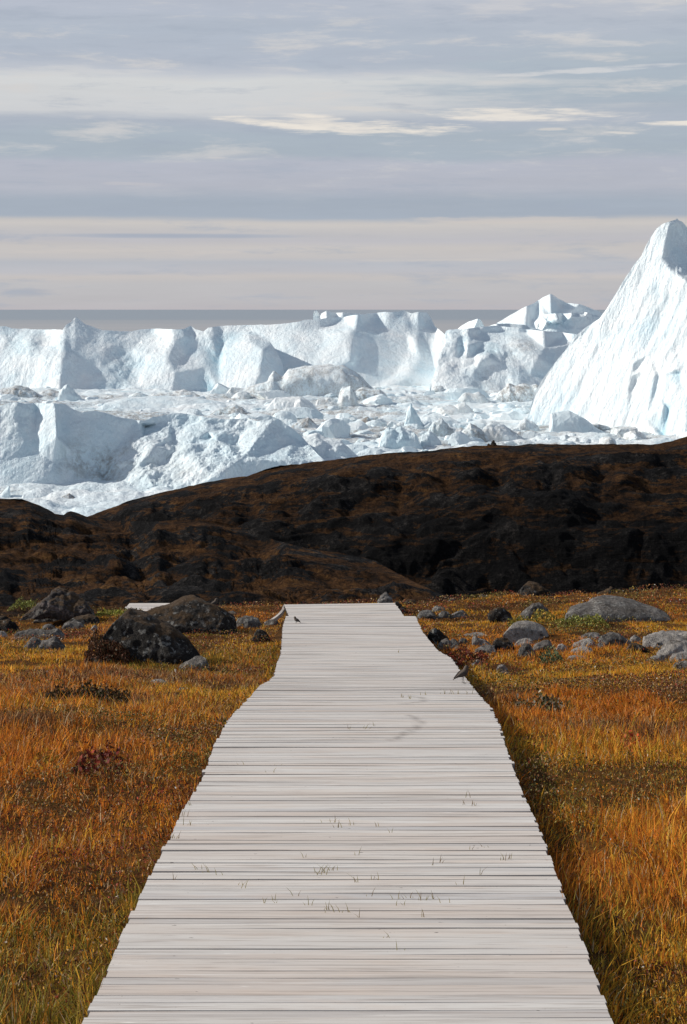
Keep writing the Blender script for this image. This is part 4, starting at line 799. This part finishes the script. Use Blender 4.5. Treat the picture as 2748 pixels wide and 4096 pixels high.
rock([(2262, 2470), (2300, 2443), (2343, 2438), (2381, 2434), (2399, 2422), (2432, 2414), (2470, 2417), (2511, 2420), (2565, 2428), (2603, 2438), (2649, 2448), (2680, 2462), (2694, 2484)], 2490, MG, 'very long flat blue grey slab at the far right of the meadow', amp=.04, thick=.5, facet=.05)
rock([(2368, 2402), (2384, 2386), (2399, 2375), (2425, 2365), (2446, 2352), (2458, 2346), (2464, 2371), (2474, 2404)], 2408, MD, 'dark peaked rock with a pale tip on the far right meadow edge', D=23.6, facet=.25)
rock([(2390, 2582), (2400, 2557), (2419, 2539), (2455, 2535), (2483, 2542), (2501, 2556), (2532, 2567), (2546, 2586)], 2592, MG, 'grey humped stone with a pale left face in the right stone band')
rock([(2508, 2592), (2525, 2580), (2542, 2577), (2568, 2583), (2606, 2604)], 2610, MD, 'dark flat stone running down from the grey humped stone')
rock([(2516, 2568), (2526, 2550), (2540, 2543), (2554, 2543), (2570, 2562)], 2574, MP, 'small pale round stone right behind the humped stone')
rock([(2572, 2580), (2590, 2560), (2620, 2556), (2660, 2554), (2741, 2549), (2800, 2547), (2860, 2570)], 2592, MP, 'long pale slab reaching the right photo edge', thick=.3)
rock([(2622, 2634), (2640, 2600), (2675, 2583), (2705, 2571), (2748, 2569), (2790, 2578), (2820, 2620)], 2638, MP, 'bulky pale stone with dark hollows at the right photo edge', facet=.35)
rock([(2580, 2648), (2598, 2634), (2620, 2628), (2645, 2629), (2678, 2646)], 2651, MP, 'small white flat stone left below the bulky pale stone')
rock([(2674, 2646), (2700, 2622), (2748, 2615), (2790, 2618), (2820, 2645)], 2654, MP, 'pinkish smooth stone under the bulky one at the right photo edge')
rock([(2686, 2672), (2705, 2657), (2748, 2649), (2790, 2655), (2800, 2672)], 2676, MG, 'lowest grey stone at the right photo edge')
rock([(1984, 2686), (1990, 2668), (2005, 2660), (2025, 2662), (2034, 2684)], 2688, MP, 'tan stone alone in the grass right of the bird')
rock([(1990, 2698), (2005, 2690), (2035, 2689), (2058, 2698)], 2702, MG, 'flat stone just below the tan lone stone')
rock([(1900, 2402), (1912, 2386), (1930, 2378), (1945, 2382), (1958, 2400)], 2404, MG, 'grey pointed stone on the meadow edge left of the black domed boulder', D=23.4)
rock([(1722, 2440), (1735, 2428), (1752, 2425), (1775, 2432), (1790, 2442)], 2446, MG, 'small brown grey rock above the knobbly row')
rock([(2662, 2400), (2685, 2390), (2715, 2387), (2745, 2391), (2770, 2402)], 2406, MG, 'low pale rock on the far meadow edge at the right photo edge', D=23.6)
rock([(1885, 2655), (1900, 2645), (1915, 2640), (1925, 2645), (1932, 2656)], 2660, MP, 'small tan stone on dark red plants left of the lone tan stone')
rock([(2225, 2410), (2250, 2398), (2280, 2393), (2300, 2400), (2310, 2412)], 2414, MD, 'dark low rock at the right foot of the black domed boulder', D=23.2)
rock([(1790, 2404), (1800, 2396), (1815, 2394), (1828, 2404)], 2406, MG, 'tiny stone on the meadow edge right of the crest', D=23.4)
rock([(1610, 2412), (1630, 2402), (1660, 2402), (1672, 2412)], 2415, MD, 'thin dark stone on the meadow edge right of the sloping rock', D=23.2)
rock([(1660, 2424), (1680, 2413), (1710, 2412), (1722, 2424)], 2426, MD, 'second thin dark stone lower than the one by the sloping rock', D=22.8)

# cairn on the ridge
def cairn():
    D = 192 + 44.0; b = P(1974, 1781, D); u = D / F
    root = empty('cairn', tuple(b + np.array([0, 0, -0.15])), 'small conical stone cairn on the crest of the dark ridge', 'cairn')
    import bmesh
    stones = [(-.22, .0, .12, .20), (.0, -.1, .12, .22), (.22, .0, .12, .20), (.0, .2, .1, .2), (-.12, 0, .36, .18), (.12, -.02, .36, .19), (0, .1, .38, .17), (-.03, 0, .56, .17), (.06, .0, .60, .12), (0, 0, .74, .11)]
    m = rock_material('cairn_stone', (.015, .014, .013), (.04, .037, .035), (.1, .09, .085), .2, .8)
    for i, (x, y, z, r) in enumerate(stones):
        bm = bmesh.new(); bmesh.ops.create_icosphere(bm, subdivisions=2, radius=1); v = np.array([q.co for q in bm.verts]); f = np.array([[q.index for q in p.verts] for p in bm.faces]); bm.free()
        v = v * (1 + .22 * fbm(v[:, 0] * 1.5 + i, v[:, 1] * 1.5, v[:, 2] * 1.5, 3, i))[:, None] * np.array([1.25, 1.1, .75]) * r * 1.15 + np.array([x, y, z])
        mesh('stone', v, [f], m, root, True)
    p = P(1955, 1782, D) - np.array([0, 0, .1])
    bm = bmesh.new(); bmesh.ops.create_icosphere(bm, subdivisions=2, radius=.2); v = np.array([q.co for q in bm.verts]); f = np.array([[q.index for q in p_.verts] for p_ in bm.faces]); bm.free()
    v = v * (1 + .3 * fbm(v[:, 0] * 7, v[:, 1] * 7, v[:, 2] * 7, 3, 4))[:, None]
    o = mesh('stone', v, [f], m, None, True); o.location = tuple(p + np.array([0, 0, .16])); tag(o, 'lone small stone left of the cairn on the ridge crest', 'stone')
cairn()

# ------------------------------------------------------------------ vegetation colours
def in_deck(X, Y, pad):
    a = (Y < 18.1) & (X > edgeX(Y, LE) - pad) & (X < edgeX(Y, RE) + pad)
    b = (Y > 18.0) & (Y < 21.4) & (X > -.72 - pad) & (X < .68 + pad)
    return a | b
def in_rock(X, Y):
    m = np.zeros(X.shape, bool)
    for cx, cy, rx, ry in BOULD: m |= ((X - cx) / (rx * .86)) ** 2 + ((Y - cy) / (ry * .86 + .02)) ** 2 < 1
    return m
ORANGE = np.array([(.38, .135, .016), (.32, .10, .014), (.42, .19, .022), (.25, .075, .014), (.21, .085, .02)])
OLIVE = np.array([(.14, .115, .018), (.10, .095, .018), (.20, .15, .02), (.17, .10, .02), (.29, .15, .02)])
BROWN = np.array([(.13, .055, .02), (.18, .075, .025), (.09, .045, .02), (.26, .17, .08), (.07, .03, .015)])
YEL = np.array([(.46, .25, .03), (.36, .22, .025), (.42, .17, .018), (.25, .18, .025), (.30, .11, .015)])
RED = np.array([(.10, .018, .012), (.15, .025, .012), (.06, .016, .012), (.09, .035, .015), (.05, .035, .015)])
def veg_fields(X, Y):
    ol = fbm(X / 1.3, Y / 1.6, 0, 4, 201) * 1.3 + np.interp(Y, [4, 5.5, 7, 9, 12, 24], [.22, .18, -.08, -.3, -.25, -.15]) + .42 * np.exp(-((np.abs(X - .15) - .75) / .2) ** 2)
    br = fbm(X / .8, Y / 1.2, 5, 4, 211) * 1.3 + np.interp(Y, [4, 7, 11, 24], [-.12, .02, .06, .06])
    ye = fbm(X / 1.2, Y / 1.5, 9, 4, 221) * 1.2 + np.interp(Y, [4, 8, 12, 16, 24], [-.02, -.15, .12, .2, -.05]) + np.where(X > 0, .05, -.06)
    sh = fbm(X / .75, Y / .95, 13, 4, 231) * 1.5 + np.where(X > .8, .05, -.08) + np.interp(Y, [4, 7, 12, 17, 24], [-.12, 0, .02, .12, .2])
    return ol, br, ye, sh
def pick(pal, n): 
    c = pal[RNG.integers(0, len(pal), n)] * RNG.uniform(.45, 2.0, (n, 1)); return c
def grass():
    N = 860000
    u = RNG.random(N); a, b = 3.7, 25.2; e = 0.55     # more blades per m2 near
    D = (a ** e + u * (b ** e - a ** e)) ** (1 / e)
    D = np.where(RNG.random(N) < .45, RNG.uniform(10, 25, N), D)
    X = RNG.uniform(-1, 1, N) * (0.235 * D + .5)
    keep = ~in_deck(X, D, 0.005) & ~in_rock(X, D)
    X, D = X[keep], D[keep]; n = len(X)
    ol, br, ye, sh = veg_fields(X, D)
    keep = RNG.random(n) > np.clip((sh - .34) * 1.4, 0, .35); X, D, ol, br, ye, sh = [q[keep] for q in (X, D, ol, br, ye, sh)]; n = len(X)
    r = RNG.random(n); col = pick(ORANGE, n)
    w = RNG.normal(0, .22, n)
    k = ol + w > .15; col[k] = pick(OLIVE, n)[k]
    k = br + w > .28; col[k] = pick(BROWN, n)[k]
    k = ye + RNG.normal(0, .2, n) > .25; col[k] = pick(YEL, n)[k]
    k = RNG.random(n) < .035; col[k] = np.array([.50, .38, .22]) * RNG.uniform(.7, 1.1, (k.sum(), 1))
    tus = fbm(X / .22, D / .22, 2, 2, 241)
    h = RNG.uniform(.022, .078, n) * (1 + .9 * tus) * np.where(RNG.random(n) < .06, 1.7, 1) * np.interp(D, [4, 9, 13, 18, 24], [1.12, 1.0, .75, .55, .40])
    h *= np.where(sh > .3, .65, 1)
    edge = np.minimum(np.abs(X - edgeX(np.clip(D, 4.4, 18), LE)), np.abs(X - edgeX(np.clip(D, 4.4, 18), RE)))
    wd = (.0024 + .00030 * D) * RNG.uniform(.6, 1.4, n)
    ang = RNG.uniform(0, 2 * np.pi, n); lean = np.abs(RNG.normal(0, .5, n)) + .1
    la = np.where(RNG.random(n) < .45, 2 * np.pi * fbm(X / .12, D / .12, 7, 2, 251) + RNG.normal(0, .7, n), RNG.uniform(0, 6.28, n))
    lx, ly = np.cos(la) * lean * h, np.sin(la) * lean * h
    lx = np.where(edge < .12, lx + np.sign(X - .15) * .015, lx)
    hz = h * np.sqrt(np.clip(1 - (lean * .6) ** 2, .3, 1))
    wx, wy = np.cos(ang) * wd / 2, np.sin(ang) * wd / 2 * .5
    wx = np.where(np.abs(wx) < wd * .25, wd * .25, wx)
    z = gz(X, D) - .015
    base = np.stack([X, D, z], -1); W_ = np.stack([wx, wy, 0 * wx], -1)
    m = base + np.stack([lx * .35, ly * .35, hz * .58], -1); tip = base + np.stack([lx, ly, hz], -1)
    V = np.stack([base - W_, base + W_, m + W_ * .8, m - W_ * .8, tip], 1)
    i = np.arange(n)[:, None] * 5
    q = i + np.array([0, 1, 2, 3]); t = i + np.array([3, 2, 4])
    cc = np.repeat(col[:, None, :], 5, 1) * 1.6; 
    o = mesh('grass', V.reshape(-1, 3), [q, t], M_GRASS, None, False, cols=cc.reshape(-1, 3))
    tag(o, 'orange, rust and olive autumn grass on both sides of the boardwalk', 'grass', None, 'stuff')
    # low heath leaves
    N = 330000; D = np.where(RNG.random(N) < .5, RNG.uniform(3.8, 13, N), RNG.uniform(8, 25, N)); X = RNG.uniform(-1, 1, N) * (0.235 * D + .5)
    keep = ~in_deck(X, D, 0.012) & ~in_rock(X, D); X, D = X[keep], D[keep]; ol, br, ye, sh = veg_fields(X, D)
    keep = (sh + RNG.normal(0, .12, len(X)) > .28) | (RNG.random(len(X)) < .13); X, D, sh, ol, ye = [q[keep] for q in (X, D, sh, ol, ye)]; n = len(X)
    hgt = RNG.uniform(.0, 1, n) ** .7 * (.045 + .04 * np.clip(sh + .2, 0, 1))
    r2 = fbm(X / .6, D / .6, 20, 3, 261) + RNG.normal(0, .18, n)
    col = pick(BROWN * 1.2, n); k = r2 > .12; col[k] = pick(RED * 1.7, n)[k]
    k = r2 < -.22; col[k] = pick(np.array([(.09, .08, .02), (.13, .11, .03), (.17, .13, .03)]), n)[k]
    k = RNG.random(n) < .010; col[k] = np.array([.62, .56, .48])
    k = RNG.random(n) < .04; col[k] = pick(YEL, n)[k]
    s = (.0022 + .00034 * D) * RNG.uniform(.7, 1.5, n)
    a1 = RNG.normal(size=(n, 3)); a1 /= np.linalg.norm(a1, axis=1, keepdims=True); a2 = np.cross(a1, RNG.normal(size=(n, 3))); a2 /= np.linalg.norm(a2, axis=1, keepdims=True)
    c = np.stack([X, D, gz(X, D) + hgt], -1); a1 = a1 * s[:, None]; a2 = a2 * s[:, None] * .55
    V = np.stack([c - a1, c + a2, c + a1, c - a2], 1); i = np.arange(n)[:, None] * 4 + np.arange(4)
    o = mesh('heath', V.reshape(-1, 3), [i], M_LEAF, None, False, cols=np.repeat(col[:, None, :], 4, 1).reshape(-1, 3))
    tag(o, 'low dark red and brown heath leaves and pale seed heads among the grass', 'heath', None, 'stuff')
grass()

# tufts growing through gaps of the deck
def deck_grass():
    V = []; C = []; spots = [(770, 3220, 5), (730, 3265, 4), (760, 3300, 6), (700, 3355, 8), (1090, 3090, 3), (1330, 3290, 4), (1360, 3310, 4), (1400, 3300, 3), (1510, 3305, 3), (960, 3060, 2), (1120, 3060, 2), (1400, 2918, 2), (1450, 2912, 2), (1890, 3225, 3), (1870, 3220, 3), (1880, 3190, 2), (1280, 3490, 6), (1330, 3480, 5), (1300, 3500, 4), (1430, 3420, 2), (1510, 3520, 4), (1405, 3530, 3), (1740, 3460, 2), (1850, 3540, 3), (980, 3552, 2), (1090, 3610, 4), (1080, 3600, 2), (1185, 3585, 2), (1235, 3620, 3), (1320, 3640, 6), (1340, 3650, 4), (1440, 3670, 3), (1390, 3650, 3), (1480, 3585, 2), (1600, 3595, 4), (1640, 3590, 4), (1690, 3600, 4), (1720, 3595, 4), (1795, 3610, 2), (1545, 3750, 3), (1595, 3800, 2), (1600, 3620, 3), (1690, 3670, 3), (1210, 3430, 2), (800, 3480, 3), (830, 3490, 3), (900, 3500, 2), (700, 3520, 2), (950, 3540, 2), (1750, 3450, 3), (2000, 3440, 4), (2035, 3435, 4), (1920, 3500, 2), (1880, 3400, 2), (1955, 3390, 3), (1560, 3330, 2), (1640, 2795, 4), (1610, 2790, 4), (1700, 2780, 3), (1780, 2775, 4), (1830, 2775, 4), (1870, 2775, 3), (1610, 2610, 3), (1480, 2918, 2), (1500, 2905, 2)]
    for x, y, n in spots:
        for _ in range(n):
            X, D = px2deck(x + random.gauss(0, 14 * (y / 3400) ** 2), y); z = float(zdeck(D)) - .01; h = random.uniform(.006, .034) + .010; w = .0006 + .00008 * D
            lx, ly = random.gauss(0, .4) * h, random.gauss(0, .3) * h
            V += [(X - w, D, z), (X + w, D, z), (X + w * .8 + lx * .4, D + ly * .4, z + h * .6), (X - w * .8 + lx * .4, D + ly * .4, z + h * .6), (X + lx, D + ly, z + h)]
            c = random.choice([(.34, .28, .07), (.26, .22, .06), (.40, .30, .09), (.24, .15, .06)]); C += [c] * 5
    n = len(V) // 5; i = np.arange(n)[:, None] * 5
    o = mesh('deck_grass', V, [i + np.array([0, 1, 2, 3]), i + np.array([3, 2, 4])], M_GRASS, None, False, cols=np.array(C))
    tag(o, 'thin green grass blades poking up through the gaps of the boardwalk', 'grass', None, 'stuff')
deck_grass()

# willow shrubs
def shrub(x0, x1, ytop, ybase, label, pal, n=900, D=None, name='willow_shrub'):
    D = D or Dg((x0 + x1) / 2, ybase); px = D / F; w = (x1 - x0) * px; h = (ybase - ytop) * px; c0 = P((x0 + x1) / 2, ybase, D)
    a = RNG.uniform(-1, 1, n); top = h * (1 - np.abs(a) ** 2.5) * (.75 + .35 * vnoise(a * 3 + x0, 0, 0, 2)); zz = top * RNG.random(n) ** .55
    c = np.stack([a * w / 2, RNG.normal(.12, .12, n), zz], -1)
    s = RNG.uniform(.008, .017, n)
    a1 = RNG.normal(size=(n, 3)); a1[:, 2] = np.abs(a1[:, 2]) + .4; a1 /= np.linalg.norm(a1, axis=1, keepdims=True); a2 = np.cross(a1, RNG.normal(size=(n, 3))); a2 /= np.linalg.norm(a2, axis=1, keepdims=True)
    a1 *= s[:, None]; a2 *= s[:, None] * .5
    V = np.stack([c - a1, c + a2, c + a1, c - a2], 1); i = np.arange(n)[:, None] * 4 + np.arange(4)
    o = mesh(name, V.reshape(-1, 3), [i], M_LEAF, None, False, cols=np.repeat(pick(np.array(pal), n)[:, None, :], 4, 1).reshape(-1, 3))
    o.location = tuple(c0); tag(o, label, 'shrub', 'low shrubs on the tundra')
YG = [(.20, .17, .03), (.14, .14, .03), (.28, .20, .03), (.09, .10, .03), (.36, .20, .03)]
GG = [(.15, .17, .04), (.20, .20, .05), (.10, .12, .03), (.24, .21, .05)]
shrub(2040, 2290, 2452, 2512, 'yellow green willow shrub directly above the smooth rounded boulder', YG, 1500)
shrub(2230, 2440, 2448, 2510, 'greener willow shrub in front of the very long flat slab', GG + YG[:2], 1400)
shrub(2060, 2240, 2398, 2416, 'golden low shrub strip in front of the black domed boulder', [(.42, .22, .03), (.34, .2, .03)], 700, D=22.9)
shrub(30, 150, 2395, 2440, 'pale green shrub left of the angular grey outcrop', GG, 700, D=23.4)
shrub(375, 560, 2440, 2466, 'bright green low shrub in front of the far boardwalk stretch', [(.20, .22, .03), (.28, .26, .04), (.15, .15, .03)], 800, D=23.2)
shrub(130, 340, 2428, 2478, 'dark brown shrub at the foot of the angular grey outcrop', [(.06, .045, .02), (.09, .05, .02), (.05, .05, .02)], 900, name='heather_shrub')
shrub(2620, 2800, 2400, 2440, 'olive shrub at the far right meadow edge', YG, 700, D=23.3)
shrub(330, 520, 2500, 2660, 'dark red brown heather climbing the left flank of the largest boulder', [(.05, .02, .012), (.08, .03, .015), (.12, .06, .03), (.04, .03, .015)], 2600, name='heather_shrub')
shrub(2170, 2260, 2600, 2660, 'small green leafy plant below the bright white lumpy stone', [(.07, .09, .04), (.12, .13, .06), (.05, .06, .03)], 450)

shrub(1760, 1975, 2606, 2662, 'dark red leafy plants beside the boardwalk just above the bird', [(.13, .022, .015), (.20, .035, .02), (.08, .02, .015), (.25, .09, .03), (.07, .05, .02)], 1300, name='red_shrub')
shrub(270, 480, 3030, 3115, 'dark red leafy patch in the left foreground grass', [(.12, .018, .012), (.18, .03, .015), (.08, .02, .015), (.16, .08, .03)], 420, name='red_shrub')
shrub(90, 215, 3040, 3100, 'yellow leafy sprigs left of the dark red patch', [(.5, .3, .03), (.4, .2, .03), (.2, .14, .02)], 110, name='yellow_shrub')
shrub(2500, 2600, 2960, 3015, 'small bright red orange plant in the right grass', [(.45, .08, .03), (.5, .16, .03), (.3, .05, .02)], 90, name='red_shrub')
shrub(2040, 2330, 2812, 2868, 'dark green mossy hummock plants in the right meadow', [(.07, .07, .025), (.1, .09, .03), (.06, .04, .02), (.3, .27, .2), (.13, .07, .03)], 1300, name='heather_shrub')
shrub(140, 500, 2768, 2822, 'dark brown heather hollow in the left meadow', [(.04, .02, .01), (.07, .035, .015), (.05, .045, .015)], 1600, name='heather_shrub')
# pale forked twig
def twig():
    D = Dg(708, 2706) - .05; m = plain('bleached_twig', (.55, .49, .43), .7, .15)
    def tube(pts, rs):
        V = []; n = 8
        for (x, y), r in zip(pts, rs):
            p = P(x, y, D)
            for k in range(n): a = 2 * math.pi * k / n; V.append(p + np.array([math.cos(a) * r, math.sin(a) * r, 0]))
        return V, [(i * n + k, i * n + (k + 1) % n, (i + 1) * n + (k + 1) % n, (i + 1) * n + k) for i in range(len(pts) - 1) for k in range(n)]
    V1, F1 = tube([(699, 2675), (704, 2682), (708, 2690), (707, 2700), (704, 2716)], [.003, .010, .013, .008, .008])
    V2, F2 = tube([(704, 2680), (709, 2689), (714, 2698), (717, 2708)], [.009, .012, .009, .007])
    o = mesh('twig', V1 + V2, [F1 + [tuple(i + len(V1) for i in f) for f in F2]], m, None, True)
    tag(o, 'small bleached forked twig standing in the grass below the tilted grey slab', 'twig')
twig()

# ------------------------------------------------------------------ birds
M_BIRD = plain('brown_feathers', (.075, .055, .04), .8, .45, 120); M_WING = plain('dark_wing_feathers', (.045, .035, .03), .8, .3, 120)
M_BEAK = plain('black_beak', (.012, .01, .01), .4, .1); M_BIRDLEG = plain('dark_bird_leg', (.02, .017, .015), .6, .1)
def ring_tube(pts, n=16):
    V = []; P_ = [Vector(p[:3]) for p in pts]
    for i, p in enumerate(pts):
        t = (P_[min(i + 1, len(P_) - 1)] - P_[max(i - 1, 0)]).normalized(); s = Vector((0, 1, 0)); u = t.cross(s).normalized()
        ry, rz = p[3], p[4]
        for k in range(n): a = 2 * math.pi * k / n; q = P_[i] + s * math.cos(a) * ry + u * math.sin(a) * rz; V.append(tuple(q))
    Fq = [(i * n + k, (i + 1) * n + k, (i + 1) * n + (k + 1) % n, i * n + (k + 1) % n) for i in range(len(pts) - 1) for k in range(n)]
    return V, Fq
def bird(loc, rz, scale, label, crouch=0.0):
    """faces +x; about 15 cm long at scale 1"""
    root = empty('bird', loc, label, 'bird', 'small brown birds'); root.rotation_euler = (0, 0, rz); root.scale = (scale,) * 3
    c = crouch
    body = [(-.078, 0, .030 - c, .004, .002), (-.060, 0, .042 - c, .008, .004), (-.040, 0, .054 - c, .011, .008), (-.022, 0, .062 - c, .019, .018), (-.004, 0, .067 - c, .025, .025), (.012, 0, .075 - c, .026, .027),
            (.021, 0, .088 - c, .023, .024), (.025, 0, .098 - c, .019, .020), (.028, 0, .107 - c, .0185, .0195), (.031, 0, .116 - c, .0175, .0185), (.033, 0, .123 - c, .013, .014), (.034, 0, .127 - c, .007, .0075), (.035, 0, .129 - c, .001, .001)]
    V, Fq = ring_tube(body); b = mesh('body', V, [Fq], M_BIRD, root, True)
    md = b.modifiers.new('sub', 'SUBSURF'); md.levels = 1; md.render_levels = 1
    for s in (-1, 1):
        W_ = [(-.070, .006 * s, .040 - c, .002, .003), (-.045, .014 * s, .054 - c, .004, .009), (-.020, .022 * s, .066 - c, .006, .017), (.002, .026 * s, .074 - c, .006, .019), (.015, .024 * s, .082 - c, .004, .012), (.020, .021 * s, .086 - c, .001, .003)]
        V, Fq = ring_tube(W_, 10); mesh('wing', V, [Fq], M_WING, root, True)
        L = [(.004, .011 * s, .046 - c, .0035, .0035), (-.002, .011 * s, .034 - c, .0016, .0016), (.004, .012 * s, .018 - c * .6, .0012, .0012), (.003, .012 * s, .001, .0012, .0012)]
        V, Fq = ring_tube(L, 8); leg = mesh('leg', V, [Fq], M_BIRDLEG, root, True)
        for a in (-.5, 0, .5, math.pi):
            e = .017 if a != math.pi else .010
            V, Fq = ring_tube([(.003, .012 * s, .002, .0013, .0013), (.003 + e * math.cos(a), .012 * s + e * math.sin(a), .0012, .0006, .0006)], 6)
            mesh('toe', V, [Fq], M_BIRDLEG, leg, True)
        import bmesh
        bm = bmesh.new(); bmesh.ops.create_icosphere(bm, subdivisions=2, radius=.0026); v = np.array([q.co for q in bm.verts]) + np.array([.038, .0145 * s, .114 - c]); f = [[q.index for q in p.verts] for p in bm.faces]; bm.free()
        mesh('eye', v, [f], M_BEAK, root, True)
    V, Fq = ring_tube([(.043, 0, .113 - c, .0038, .0038), (.053, 0, .111 - c, .0022, .002), (.062, 0, .109 - c, .0004, .0004)], 8); mesh('beak', V, [Fq], M_BEAK, root, True)
X, D = px2deck(1851, 2733); bird((X, D, float(zdeck(D)) + .001), .35, 0.86, 'brown bird standing on the right edge of the boardwalk')
X, D = px2deck(1186, 2492); bird((X, D, float(zdeck(D)) + .001), math.pi - .4, .58, 'tiny bird sitting on the far left planks of the boardwalk', crouch=.022)
p = P(856, 2434, Dg(756, 2540) + .45); bird(tuple(p), .3, .95, 'small brown bird perched on the long black boulder', crouch=.01)
